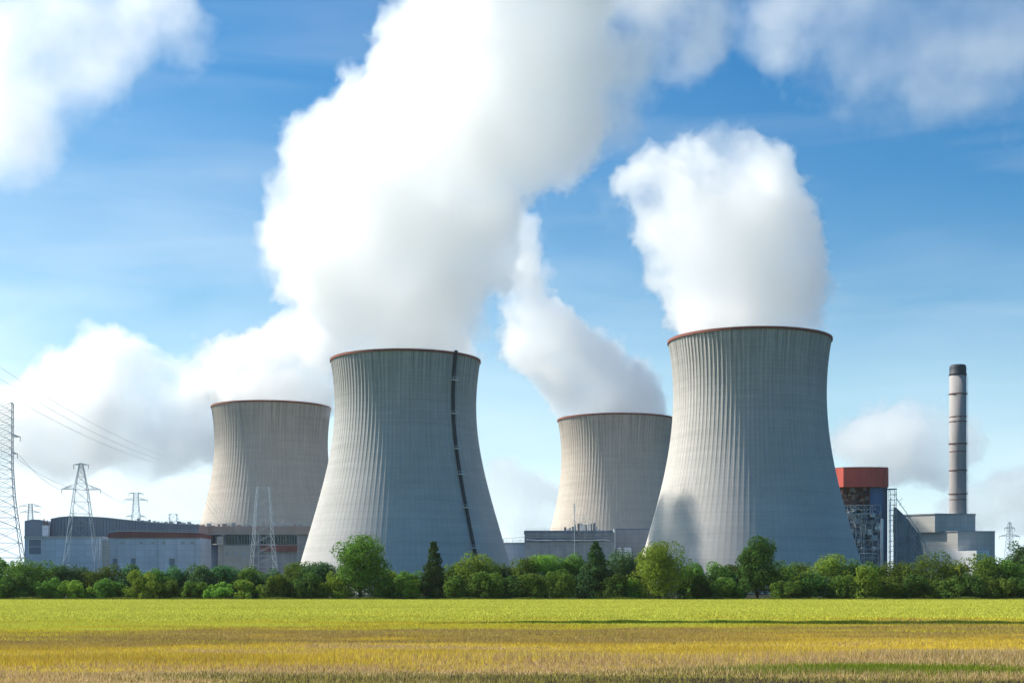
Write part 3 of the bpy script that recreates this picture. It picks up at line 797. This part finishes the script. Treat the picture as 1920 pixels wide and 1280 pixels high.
M_BLADE = blade_mat('meadow blades')
nr = np.random.default_rng(5)
def scatter(n, y0, y1, pw=1.0, pad=10.0):
    """points over the wedge of field in view and some way beside it, denser near"""
    u = nr.random(n) ** pw
    Y = y0 + (y1 - y0) * u
    X = nr.uniform(-1, 1, n) * (.37 * Y + pad)
    return X, Y
X, Y = scatter(640000, 50, 165, 1.15, 16.0)
hh = .23 + .16 * np.clip(np.sin(X * .21 + Y * .5) * np.sin(X * .07 - Y * .23), -1, 1) * .6 + .25 * np.exp(-((Y - (79 - .1 * (-X))) / 5.0) ** 2)
blades('dry_grass', nr, X, Y, np.maximum(hh, .14), .042, M_BLADE, 'dry golden and tan meadow grass nearest the viewer', 'grass')
X, Y = scatter(380000, 160, 470, 1.2, 50.0)
blades('young_crop', nr, X, Y, .24, .16, M_BLADE, 'light green crop between the meadow strips and the hedge', 'crop', .5)
# the dark green grass verge along the crop edge, on the right
n_ = 52000
X = nr.uniform(-10, 72, n_); Y = 157 - .05 * X + nr.normal(0, .6, n_)
keep = (np.sin(X * .55) + np.sin(X * 1.7 + 1) * .6 + nr.normal(0, .9, n_) > -1.1)
X, Y = X[keep], Y[keep]
blades('grass_verge', nr, X, Y, (.40 + .07 * np.sin(X * .9) * np.sin(X * .37)) * np.clip((X + 17) / 25, .3, 1), .1, blade_mat('verge blades', .3, (.12, .18, .03)), 'dark green strip of rank grass along the edge of the crop', 'grass')
# fresh grass tufts and the bare soil in the near right corner
n_ = 9000
X = 17 + nr.normal(0, 3.2, n_); Y = 68 + nr.normal(0, 1.7, n_)
blades('fresh_grass', nr, X, Y, .36, .05, blade_mat('fresh blades', .35, (.2, .26, .03)), 'fresh green grass beside the bare soil in the near corner', 'grass')

# the uneven margin of weeds where the crop meets the hedge
n_ = 60000
X = nr.uniform(-190, 190, n_); Y = 466 + nr.normal(0, 1.6, n_)
hm_ = .35 + .5 * np.clip(np.sin(X * .31) * np.sin(X * .083 + 2) + nr.normal(0, .35, n_), 0, 1.6)
blades('weedy_margin', nr, X, Y, hm_, .28, blade_mat('margin blades', .3, (.13, .17, .04)), 'uneven weedy margin between the crop and the hedge', 'weeds')
# ------------------------------------------------------------------ trees and bushes of the hedge
def leaf_mat(name, col, trans=.35):
    m, n, l = new_mat(name)
    out = n.new('ShaderNodeOutputMaterial')
    tc = n.new('ShaderNodeTexCoord'); oi = n.new('ShaderNodeObjectInfo'); geo = n.new('ShaderNodeNewGeometry')
    ns = n.new('ShaderNodeTexNoise'); ns.inputs['Scale'].default_value = .35; ns.inputs['Detail'].default_value = 3
    l.new(tc.outputs['Object'], ns.inputs['Vector'])
    hs = n.new('ShaderNodeHueSaturation'); hs.inputs['Color'].default_value = (*col, 1)
    l.new(mth(n, l, 'ADD', mth(n, l, 'MULTIPLY', geo.outputs['Random Per Island'], .03), mth(n, l, 'ADD', mth(n, l, 'MULTIPLY', oi.outputs['Random'], .05), .46)), hs.inputs['Hue'])
    v = mth(n, l, 'ADD', mth(n, l, 'MULTIPLY', ns.outputs['Fac'], .9), .35)
    v = mth(n, l, 'ADD', v, mth(n, l, 'MULTIPLY', geo.outputs['Random Per Island'], .5))
    v = mth(n, l, 'MULTIPLY', v, mth(n, l, 'ADD', mth(n, l, 'MULTIPLY', oi.outputs['Random'], .6), .85))
    l.new(v, hs.inputs['Value'])
    d = n.new('ShaderNodeBsdfDiffuse'); t = n.new('ShaderNodeBsdfTranslucent'); mx = n.new('ShaderNodeMixShader')
    mx.inputs[0].default_value = trans
    l.new(hs.outputs[0], d.inputs[0]); l.new(hs.outputs[0], t.inputs[0])
    l.new(d.outputs[0], mx.inputs[1]); l.new(t.outputs[0], mx.inputs[2]); l.new(mx.outputs[0], out.inputs['Surface'])
    return m
LEAF = {'light': leaf_mat('light green leaves', (.17, .26, .04)), 'mid': leaf_mat('mid green leaves', (.105, .18, .035)),
        'dark': leaf_mat('dark green leaves', (.06, .12, .03)), 'blue': leaf_mat('cool green leaves', (.08, .155, .06)), 'needle': leaf_mat('dark needles', (.05, .105, .04), .15)}
M_BARK = surf_mat('bark', (.07, .05, .035), .9)

def crown_points(rng, w, h, z0, shape, n, leaf):
    """leaf clump centres and directions spread over the lumps of a crown"""
    lumps = []
    if shape == 'cone':
        for k in range(150):
            t = rng.random() ** .8
            rad = w * .5 * (1 - t) ** .8 + .25
            a = rng.uniform(0, 2 * math.pi); q = rad * rng.uniform(.45, .95)
            lumps.append((q * math.cos(a), q * math.sin(a), z0 + h * t, max(.75, rad * .42), .7))
    else:
        if shape == 'bush':
            # many stems from the ground: lumps fill a dome down to the grass
            for k in range(30):
                a = rng.uniform(0, 2 * math.pi); t = math.sqrt(rng.random()); zz = rng.uniform(.1, .84)
                dome = math.sqrt(max(.05, 1 - (zz / .95) ** 2.4)) * rng.uniform(.75, 1.05)
                rr = min(w, h) * rng.uniform(.13, .25)
                lumps.append((w * .43 * t * dome * math.cos(a), w * .43 * t * dome * math.sin(a), z0 + h * zz, rr, rng.uniform(.8, 1.1)))
        else:
            for k in range(60):
                u = rand_dir(rng); t = rng.uniform(.3, .82); rr = min(w, h) * rng.uniform(.12, .22)
                lumps.append((u[0] * w * .5 * t, u[1] * w * .5 * t, z0 + h * (.5 + .5 * u[2] * t * 1.1), rr, .9))
        lumps.append((0, 0, z0 + h * .45, min(w, h) * .36, 1.1)); lumps.append((0, 0, z0 + h * .5, min(w, h) * .24, 1.3))
    ws = np.array([q[3] ** 2 for q in lumps]); ws /= ws.sum()
    nr = np.random.default_rng(rng.randrange(1 << 30))
    idx = nr.choice(len(lumps), n, p=ws)
    L = np.array(lumps)[idx]
    d = nr.normal(size=(n, 3)); d /= np.linalg.norm(d, axis=1)[:, None]
    q = L[:, 3] * nr.uniform(.72, 1.06, n)
    c = L[:, :3] + d * q[:, None] * np.stack([np.ones(n), np.ones(n), L[:, 4]], 1)
    stray = nr.random(n) < .06
    c[stray] += d[stray] * leaf * nr.uniform(.5, 1.6, stray.sum())[:, None]
    c[:, 2] = np.maximum(c[:, 2], .1)
    return c, d, nr

def crown_mesh(name, rng, w, h, z0, shape, n, leaf, mat, parent):
    c, d, nr = crown_points(rng, w, h, z0, shape, n, leaf)
    nrm = d + nr.normal(size=d.shape) * .55 + np.array([0, 0, .35]); nrm /= np.linalg.norm(nrm, axis=1)[:, None]
    u = np.cross(nrm, nr.normal(size=d.shape)); u /= np.linalg.norm(u, axis=1)[:, None]
    v = np.cross(nrm, u)
    s = leaf * nr.uniform(.55, 1.25, n)[:, None]
    e = nr.uniform(.5, .9, n)[:, None]
    A = c + u * s; B = c + v * s * e + nrm * s * .25; C = c - u * s; D = c - v * s * e - nrm * s * .2
    V = np.stack([A, B, C, D], 1).reshape(-1, 3)
    me = bpy.data.meshes.new(name)
    me.vertices.add(4 * n); me.vertices.foreach_set('co', V.ravel())
    me.loops.add(4 * n); me.loops.foreach_set('vertex_index', np.arange(4 * n))
    me.polygons.add(n); me.polygons.foreach_set('loop_start', np.arange(0, 4 * n, 4)); me.polygons.foreach_set('loop_total', np.full(n, 4))
    me.materials.append(mat); me.update(); me.validate()
    o = bpy.data.objects.new(name, me); COL.objects.link(o); o.parent = parent
    return o

def trunk_mesh(rng, w, h, z0, parent):
    m = MB(); r = .022 * h + .1
    top = z0 + h * .62
    m.beam((0, 0, 0), (0, 0, z0 + .15 * h), r * 2.4, 7, r * 1.7)
    m.beam((0, 0, z0 + .15 * h), (rng.uniform(-.3, .3), rng.uniform(-.3, .3), top), r * 1.7, 6, r * .5)
    for k in range(6):
        a = rng.uniform(0, 6.28); zb = z0 + h * rng.uniform(.05, .4); q = w * rng.uniform(.2, .36)
        m.beam((0, 0, zb), (q * math.cos(a), q * math.sin(a), zb + h * rng.uniform(.15, .35)), r * .8, 5, r * .25)
    return m.build('trunk', M_BARK, parent)

def tree(name, px, top, wpx, Y, shape, leafkind, label, cat, group=None, n=None, z0f=None, leaf=.42, seed=0):
    rng = random.Random(seed * 977 + int(px) * 13 + int(top))
    m = Y / FPX
    H = (HY - top) * m + CAMZ
    w = wpx * m
    t = empty(name, ((px - HX) * m, Y, 0), rng.uniform(0, 6.28))
    tag(t, label, cat, group)
    z0 = H * (z0f if z0f is not None else (.04 if shape == 'bush' else .12))
    n = n or int(min(8000, max(3000, 40 * w * (H - z0))))
    trunk_mesh(rng, w, H - z0, z0, t)
    crown_mesh('crown', rng, w, H - z0, z0, shape, n, leaf, LEAF[leafkind], t)
    return t

# the trees that stand out
BIG = [
 ('broadleaf_tree', 676, 993, 106, 474, 'round', 'mid', 'tall round dark green tree in front of the cooling tower with the ladder run', 'tree', 5200, .1),
 ('conifer_tree', 813, 1016, 58, 478, 'cone', 'needle', 'narrow pointed dark conifer in front of the cooling tower with the ladder run', 'tree', 5000, .05),
 ('conifer_tree', 1117, 1017, 82, 480, 'cone', 'needle', 'ragged dark conifer in front of the plant hall with pipes on its roof', 'tree', 6000, .05),
 ('broadleaf_tree', 1237, 1014, 112, 472, 'round', 'light', 'bright yellow green round tree at the foot of the largest cooling tower', 'tree', 5200, .05),
 ('broadleaf_tree', 1419, 1003, 86, 482, 'round', 'dark', 'dark round tree rising in the middle of the largest cooling tower', 'tree', 4600, .06),
 ('broadleaf_tree', 1914, 1008, 60, 500, 'round', 'blue', 'loose tall tree beyond the chimney, cut by the edge of the picture', 'tree', 2600, .1),
]
for i, (nm, px, top, w, Y, sh, lk, lab, cat, n, z0f) in enumerate(BIG):
    tree(nm, px, top, w, Y, sh, lk, lab, cat, 'trees standing above the hedge', int(n * 3), z0f * .35, .34, i)

# the hedge: every bush its own
MARKS = [(30, 'the tallest pylon'), (152, 'the wide armed pylon'), (300, 'the red edged shed'), (492, 'the slim lattice mast'), (676, 'the tall round tree'), (813, 'the narrow conifer'),
         (964, 'the pale annexe'), (1117, 'the ragged conifer'), (1237, 'the bright round tree'), (1419, 'the dark round tree'), (1615, 'the boiler house'), (1796, 'the tall chimney'), (1914, 'the loose edge tree')]
BUSH = [  # px, top, width, depth, leaves
 (8, 1046, 70, 496, 'mid'), (58, 1045, 78, 490, 'mid'), (104, 1056, 62, 498, 'blue'), (150, 1062, 60, 502, 'blue'), (196, 1058, 66, 500, 'mid'), (240, 1062, 60, 503, 'blue'),
 (288, 1066, 62, 500, 'mid'), (332, 1063, 60, 506, 'blue'), (376, 1060, 62, 503, 'blue'), (424, 1060, 58, 506, 'blue'), (468, 1063, 56, 503, 'mid'), (515, 1066, 58, 500, 'blue'),
 (560, 1058, 64, 495, 'mid'), (604, 1052, 66, 490, 'blue'), (736, 1064, 62, 496, 'light'), (772, 1068, 56, 492, 'mid'), (852, 1056, 58, 492, 'mid'), (898, 1040, 72, 488, 'light'), (938, 1052, 56, 494, 'blue'),
 (978, 1046, 64, 490, 'mid'), (1022, 1038, 70, 492, 'light'), (1066, 1042, 66, 496, 'mid'), (1160, 1034, 66, 494, 'blue'), (1190, 1046, 56, 498, 'mid'), (1304, 1056, 62, 490, 'mid'), (1350, 1052, 60, 494, 'mid'),
 (1378, 1060, 50, 498, 'dark'), (1466, 1052, 62, 490, 'mid'), (1508, 1058, 58, 494, 'mid'), (1556, 1040, 86, 486, 'light'), (1602, 1052, 54, 490, 'mid'), (1640, 1056, 56, 494, 'mid'), (1686, 1048, 66, 490, 'mid'), (1742, 1037, 84, 486, 'mid'),
 (1792, 1054, 58, 492, 'light'), (1842, 1034, 88, 488, 'mid'), (1886, 1046, 64, 492, 'mid'),
 # the lower row in front
 (22, 1078, 74, 474, 'dark'), (92, 1084, 60, 476, 'mid'), (140, 1088, 54, 474, 'light'), (205, 1086, 62, 476, 'mid'), (268, 1072, 70, 474, 'light'), (318, 1088, 56, 475, 'mid'), (366, 1092, 56, 474, 'mid'), (412, 1093, 60, 473, 'light'),
 (460, 1090, 58, 474, 'light'), (524, 1080, 66, 474, 'mid'), (576, 1074, 64, 473, 'dark'), (628, 1074, 56, 474, 'light'), (722, 1082, 58, 474, 'mid'), (770, 1088, 52, 473, 'light'), (858, 1078, 62, 474, 'mid'), (908, 1070, 62, 473, 'mid'),
 (956, 1082, 54, 474, 'dark'), (998, 1076, 58, 473, 'mid'), (1048, 1072, 60, 474, 'mid'), (1150, 1076, 62, 474, 'dark'), (1180, 1086, 52, 473, 'mid'), (1310, 1082, 60, 474, 'dark'), (1360, 1084, 54, 473, 'mid'), (1478, 1082, 60, 474, 'mid'),
 (1530, 1076, 62, 474, 'dark'), (1580, 1080, 56, 473, 'mid'), (1622, 1056, 42, 471, 'light'), (1668, 1080, 60, 474, 'mid'), (1718, 1078, 62, 473, 'dark'), (1772, 1082, 58, 474, 'mid'), (1818, 1076, 60, 473, 'dark'), (1870, 1080, 60, 474, 'mid'), (1916, 1082, 56, 473, 'dark'),
]
ORD = ['first', 'second', 'third', 'fourth', 'fifth', 'sixth', 'seventh']
CN = {'light': 'bright green', 'mid': 'mid green', 'dark': 'dark green', 'blue': 'bluish green'}
def bush_labels():
    out = {}; buckets = {}
    for i, (px, top, w, Y, lk) in enumerate(BUSH):
        k = min(range(len(MARKS)), key=lambda q: abs(MARKS[q][0] - px))
        buckets.setdefault((k, px >= MARKS[k][0], Y < 480), []).append(i)
    for (k, after, low), ids in buckets.items():
        ids.sort(key=lambda i: abs(BUSH[i][0] - MARKS[k][0]))
        q = k + 1 if after else k - 1
        to = MARKS[q][1] if 0 <= q < len(MARKS) else 'the open side'
        for j, i in enumerate(ids):
            out[i] = '%s %s bush, %s from %s towards %s' % ('low' if low else 'tall', CN[BUSH[i][4]], ORD[j], MARKS[k][1], to)
    return out
BL = bush_labels()
for i, (px, top, w, Y, lk) in enumerate(BUSH):
    low = Y < 480
    tree('bush', px, top - 2, w * 1.42, Y, 'bush', lk, BL[i], 'bush', 'bushes of the hedge along the field', None, .0, .33, i + 50)
# ------------------------------------------------------------------ steam
def steam_mat(name, dens, col=(1, 1, 1), g=0.0, fine=20, erode=.8, gain=2.2):
    """scattering droplets: the fog's own thickness, eaten into by fine billowing noise towards its edge"""
    m, n, l = new_mat(name)
    out = n.new('ShaderNodeOutputMaterial')
    v = n.new('ShaderNodeVolumeScatter')
    v.inputs['Color'].default_value = (*col, 1)
    v.inputs['Anisotropy'].default_value = g
    at = n.new('ShaderNodeAttribute'); at.attribute_name = 'density'
    geo = n.new('ShaderNodeNewGeometry')
    ns = n.new('ShaderNodeTexNoise'); ns.inputs['Scale'].default_value = 1.0 / fine; ns.inputs['Detail'].default_value = 4; ns.inputs['Roughness'].default_value = .62
    l.new(geo.outputs['Position'], ns.inputs['Vector'])
    nz = mth(n, l, 'MULTIPLY', mth(n, l, 'SUBTRACT', ns.outputs['Fac'], .28), 2.2, True)
    d = mth(n, l, 'MULTIPLY', mth(n, l, 'SUBTRACT', at.outputs['Fac'], mth(n, l, 'MULTIPLY', nz, erode)), gain, True)
    n2 = n.new('ShaderNodeTexNoise'); n2.inputs['Scale'].default_value = 1.0 / (fine * 3.2); n2.inputs['Detail'].default_value = 1
    l.new(geo.outputs['Position'], n2.inputs['Vector'])
    big = mth(n, l, 'ADD', mth(n, l, 'MULTIPLY', mth(n, l, 'MULTIPLY', mth(n, l, 'SUBTRACT', n2.outputs['Fac'], .36), 4.0, True), .8), .2)
    l.new(mth(n, l, 'MULTIPLY', mth(n, l, 'MULTIPLY', d, big), dens), v.inputs['Density'])
    l.new(v.outputs[0], out.inputs['Volume'])
    return m

def ico(sub):
    import bmesh
    bm = bmesh.new(); bmesh.ops.create_icosphere(bm, subdivisions=sub, radius=1.0)
    v = np.array([x.co[:] for x in bm.verts]); f = np.array([[x.index for x in q.verts] for q in bm.faces])
    bm.free(); return v, f
ICO = {s: ico(s) for s in (1, 2, 3)}

def hull(name, base, mat, parent, seed, voxel=2.0, kids=26, grand=9, band=16.0, kr=(.2, .42), gr=(.22, .45), disp=((16, 6.0), (6, 3.0), (2.6, 1.5))):
    """a billowing closed skin: balls carrying smaller balls, fused by a voxel remesh and crinkled"""
    rng = random.Random(seed)
    balls = []
    for (c, r) in base:
        c = np.array(c); balls.append((c, abs(r), 3))
        for _ in range(kids if r > 0 else 0):
            r2 = r * rng.uniform(*kr)
            c2 = c + rand_dir(rng) * r * rng.uniform(.72, .98)
            balls.append((c2, r2, 2))
            for _ in range(grand):
                r3 = r2 * rng.uniform(*gr)
                c3 = c2 + rand_dir(rng) * r2 * rng.uniform(.75, 1.0)
                if r3 > voxel * 1.2: balls.append((c3, r3, 1))
    V, F, off = [], [], 0
    for (c, r, s) in balls:
        v, f = ICO[s]
        V.append(v * r + c); F.append(f + off); off += len(v)
    V = np.concatenate(V); F = np.concatenate(F)
    me = bpy.data.meshes.new(name)
    me.from_pydata(V.tolist(), [], F.tolist())
    me.materials.append(mat); me.update()
    o = bpy.data.objects.new(name, me); COL.objects.link(o)
    if parent: o.parent = parent
    md = o.modifiers.new('fuse', 'REMESH'); md.mode = 'VOXEL'; md.voxel_size = voxel; md.use_smooth_shade = True
    for i, (size, st) in enumerate(disp):
        tx = bpy.data.textures.new(name + ' billow', 'CLOUDS')
        tx.noise_scale = size; tx.noise_depth = 2
        d = o.modifiers.new('crinkle', 'DISPLACE'); d.texture = tx; d.texture_coords = 'GLOBAL'; d.strength = st; d.mid_level = 0.5
    o.hide_render = True; o.name = name + '_skin'; o['kind'] = 'helper'    # only the mould: the fog itself is the volume
    vd = bpy.data.volumes.new(name); vd.materials.append(mat)
    f = bpy.data.objects.new(name, vd); COL.objects.link(f)
    f.location = tuple(rng.uniform(-1, 1) for _ in range(3))   # its own grid, out of step with all others
    mv = f.modifiers.new('fill', 'MESH_TO_VOLUME'); mv.object = o; mv.resolution_mode = 'VOXEL_SIZE'
    mv.voxel_size = voxel * rng.uniform(1.55, 1.7); mv.density = 1.0; mv.interior_band_width = band
    return f

def plume_balls(pts, Y, rng, swell=6.0):
    out = []
    for p in pts:
        x, y, r = p[:3]
        dy = p[3] if len(p) > 3 else 0.0
        Yd = Y + dy
        c = P(x, y, Yd)
        out.append((c[:], r * Yd / FPX + (swell if r > 0 else .5 * swell)))
    return out

rng = random.Random(3)
def lean(p):
    x, y = p[0], p[1]
    if len(p) > 3: return (x, y, p[2], p[3] - 15 if p[3] > 62 else p[3])
    u = min(1, max(0, (x - 780) / 240)); v = min(1, max(0, (420 - y) / 160))
    return (x, y, p[2], -0.0 * u * u * (3 - 2 * u) * v * v * (3 - 2 * v))
def plume(label, Y, balls, seed, mat, voxel=2.0, wisps=None, wmat=None, **k):
    t = empty('steam_plume', P(balls[0][0], balls[0][1], Y)); tag(t, label, 'steam plume', 'steam plumes of the cooling towers')
    o = hull('billow', plume_balls(balls, Y, rng), mat, None, seed, voxel, band=11.0, **k)
    o.parent = t; o.matrix_parent_inverse = Matrix.Translation(-t.location)
    if wisps:
        w = hull('wisp', plume_balls(wisps, Y, rng, 9.0), wmat, None, seed + 40, voxel * 1.6, band=26.0, **k)
        w.parent = t; w.matrix_parent_inverse = Matrix.Translation(-t.location)
    return t
M_STEAM = steam_mat('steam', 0.11, (1, 1, 1), .75, 12, .85, 4.5)
M_WISP = steam_mat('thin steam', 0.047, (1, 1, 1), .6, 45, 1.0, 1.6)
# each ball: across, up (as seen from the field), radius, and how much farther it lies
PL1 = [(760, 672, -142), (760, 640, -144), (758, 612, -138), (762, 610, 104), (735, 585, 108), (790, 580, 104), (745, 545, 118), (670, 520, 112), (800, 520, 105), (610, 465, 112), (720, 450, 140), (830, 440, 125), (868, 560, 30),
       (600, 385, 98), (700, 340, 150), (830, 330, 150), (900, 400, 84, 0), (920, 440, 50, 20), (885, 480, 60, 20), (808, 668, 44, 98), (790, 625, 36, 106), (812, 628, 16, 99), (770, 575, 34, 108), (800, 565, 20, 104), (745, 540, 30, 112), (760, 520, 16, 112), (815, 580, 18, 100), (850, 630, 22, 96), (760, 605, 42, 112), (845, 650, 44, 122), (830, 615, 34, 118), (795, 585, 28, 113), (740, 560, 32, 119), (790, 522, 12, 108), (775, 498, 10, 110), (825, 548, 12, 102), (735, 505, 12, 114), (700, 540, 14, 116), (850, 590, 12, 110), (800, 690, 38, 82), (835, 705, 34, 74), (790, 700, 40, 96), (815, 715, 36, 84), (610, 300, 74), (720, 230, 105), (850, 210, 160), (960, 250, 120), (1020, 300, 62), (1060, 220, 84), (650, 240, 40),  # small far-set balls: hidden puffs added to cast shadow on the largest tower
       (800, 100, 70), (890, 80, 130), (1000, 110, 130), (1075, 130, 75), (840, -20, 100), (960, -40, 140), (1060, 0, 90), (900, -130, 140)]
W1 = [(1100, 60, 110), (1170, 20, 100), (1130, 190, 70), (1190, 110, 80), (960, 430, 60, 60), (1250, 0, 90), (1010, 380, 50), (1300, 90, 80), (900, 580, 30), (1120, 160, 110), (1080, 250, 90), (1160, 230, 60), (1330, 20, 80), (1200, -40, 120)]
PL2 = [(509, 762, -118, 0), (502, 738, -112, 0), (470, 725, 72, 0), (560, 712, 78, 0), (430, 705, 54, 10), (375, 712, 40, 10), (470, 680, 58, 10), (540, 650, 62, 0), (400, 668, 34, 0), (590, 640, 76, 0), (620, 600, 70, 0)]
W2 = [(350, 730, 44), (340, 700, 30), (400, 740, 50), (380, 650, 30)]
PL3 = [(1156, 782, -118, 0), (1150, 762, -114, 0), (1120, 742, 84, 0), (1160, 735, 72, 0), (1070, 690, 74, 0), (1110, 695, 67, 0), (1015, 645, 70, 0), (1045, 630, 55, 0), (1000, 605, 55, 0), (978, 560, 46, -10), (966, 510, 48, -20), (975, 470, 41, -30), (962, 440, 50, -40)]
W3 = [(1180, 740, 60, 0), (1205, 765, 45, 0), (1010, 520, 34), (1100, 650, 40), (960, 600, 36)]
PL4 = [(1405, 634, -153), (1403, 606, -156), (1398, 580, -154), (1400, 572, 112), (1440, 560, 92), (1370, 550, 104), (1385, 520, 122), (1425, 490, 104), (1340, 465, 116), (1410, 430, 112), (1320, 425, 98), (1385, 360, 100), (1430, 350, 62), (1345, 315, 62), (1462, 292, 28), (1320, 350, 80), (1265, 335, 58), (1215, 305, 34), (1340, 262, 26), (1390, 280, 40), (1240, 350, 46), (1470, 480, 80), (1480, 560, 66), (1475, 420, 60), (1285, 440, 92), (1320, 520, 90), (1345, 580, 78), (1180, 340, 34), (1215, 350, 46)]
W4 = [(1190, 350, 62), (1140, 360, 52), (1105, 368, 34), (1180, 400, 40), (1230, 410, 50), (1250, 470, 60), (1480, 430, 60), (1495, 500, 50), (1490, 570, 50), (1290, 280, 40)]
PL1 = [lean(p) for p in PL1]; W1 = [lean(p) for p in W1]
plume('great white steam plume filling the sky above the cooling tower with the ladder run', 880, PL1, 1, M_STEAM, 1.6, W1, M_WISP)
plume('low spreading steam plume above the half hidden cooling tower', 1177, PL2, 2, M_STEAM, 1.6, W2, M_WISP)
plume('slender slanting steam plume of the tower behind the plant hall', 1263, PL3, 3, M_STEAM, 1.6, W3, M_WISP)
plume('broad upright steam plume with a wispy tail above the largest cooling tower', 950, PL4, 4, M_STEAM, 1.6, W4, M_WISP)
# ------------------------------------------------------------------ clouds
def cloud(label, Y, balls, seed, dens, voxel, swell=60.0, col=(1, 1, 1), fine=120, erode=.9, gain=2.0, **k):
    t = empty('cloud', P(balls[0][0], balls[0][1], Y)); tag(t, label, 'cloud', 'clouds')
    m = steam_mat('cloud droplets', dens * 2.2, col, .6, fine, erode, gain)
    o = hull('billow', plume_balls(balls, Y, rng, swell), m, None, seed, voxel, **k)
    o.parent = t; o.matrix_parent_inverse = Matrix.Translation(-t.location)
    return t
BD = ((60, 30.0), (20, 8.0))
cloud('big soft white cloud high in the sky above the pylons', 3000, [(60, 40, 130), (10, 140, 120), (-60, 250, 110), (60, 190, 110), (150, 60, 120), (250, 20, 110), (340, 10, 80), (400, 50, 40), (110, 120, 120), (200, 110, 80), (110, 260, 45), (20, 280, 60), (290, 70, 60), (400, 100, 26)], 21, .008, 9, 50.0, disp=BD, fine=160, erode=1.0, gain=1.5, band=110.0)
cloud('wide grey cloud high in the sky above the tall chimney', 3000, [(1560, 30, 110), (1480, 60, 70), (1650, 60, 130), (1740, 90, 130), (1830, 60, 120), (1640, 150, 90), (1720, 190, 70), (1850, 170, 70), (1900, 60, 110), (1500, 110, 45), (1420, 20, 60), (1600, 200, 45), (1690, 240, 35), (1880, 220, 40)], 22, .0055, 9, 50.0, (.94, .955, .975), disp=BD, fine=150, erode=1.0, gain=1.5, band=110.0)  # part of its shaded grey is put into the droplet colour
BC = ((160, 60.0), (60, 25.0))
cloud('heaped cumulus cloud low in the sky behind the pylons and power lines', 9000, [(200, 700, 70), (150, 720, 60), (260, 720, 60), (100, 770, 70), (200, 780, 90), (300, 790, 70), (60, 780, 40), (360, 800, 60), (190, 655, 34), (240, 670, 30), (130, 830, 70), (280, 840, 60), (60, 830, 40), (-20, 800, 50), (20, 760, 36), (400, 820, 50), (110, 700, 34), (165, 668, 26), (320, 720, 40), (60, 735, 24)], 23, .004, 22, 75.0, disp=BC, fine=110, erode=.85, gain=3.0, band=80.0)
cloud('low cumulus cloud behind the tall chimney', 9000, [(1680, 830, 55), (1620, 830, 45), (1740, 820, 50), (1780, 830, 45), (1590, 830, 28), (1700, 795, 34), (1740, 800, 32), (1660, 860, 50), (1760, 860, 50)], 24, .004, 22, 75.0, disp=BC, fine=110, erode=.85, gain=3.0, band=80.0)
cloud('pale low cloud bank beyond the chimney, above the lone far pylon', 9500, [(1880, 930, 40), (1840, 950, 40), (1910, 920, 40), (1800, 960, 36), (1930, 950, 50)], 25, .003, 22, 75.0, disp=BC, fine=110, erode=.85, gain=3.0, band=80.0)
cloud('faint low cloud bank above the pale annexe, between two cooling towers', 9500, [(990, 930, 40), (950, 890, 30), (1030, 950, 40), (930, 940, 40), (1000, 975, 40)], 26, .0025, 22, 75.0, disp=BC, fine=110, erode=.85, gain=3.0, band=80.0)
cloud('thin low cloud bank spread over the arched hall and the half hidden tower', 9800, [(40, 900, 60), (120, 920, 50), (200, 900, 46), (280, 910, 60), (350, 900, 46), (400, 930, 60), (-30, 930, 60), (160, 860, 36), (320, 860, 40)], 27, .0009, 22, 75.0, disp=BC, fine=160, erode=1.0, gain=2.0, band=110.0)
# ------------------------------------------------------------------ haze
hm, n, l = new_mat('haze')
out = n.new('ShaderNodeOutputMaterial'); v = n.new('ShaderNodeVolumePrincipled')
v.inputs['Color'].default_value = (.86, .93, 1.0, 1); v.inputs['Density'].default_value = 2.0e-5; v.inputs['Anisotropy'].default_value = .2
l.new(v.outputs[0], out.inputs['Volume'])
hz = MB().box(-6100, 6100, -320, 6100, -1.5, 560).build('haze', hm)
tag(hz, kind='stuff')
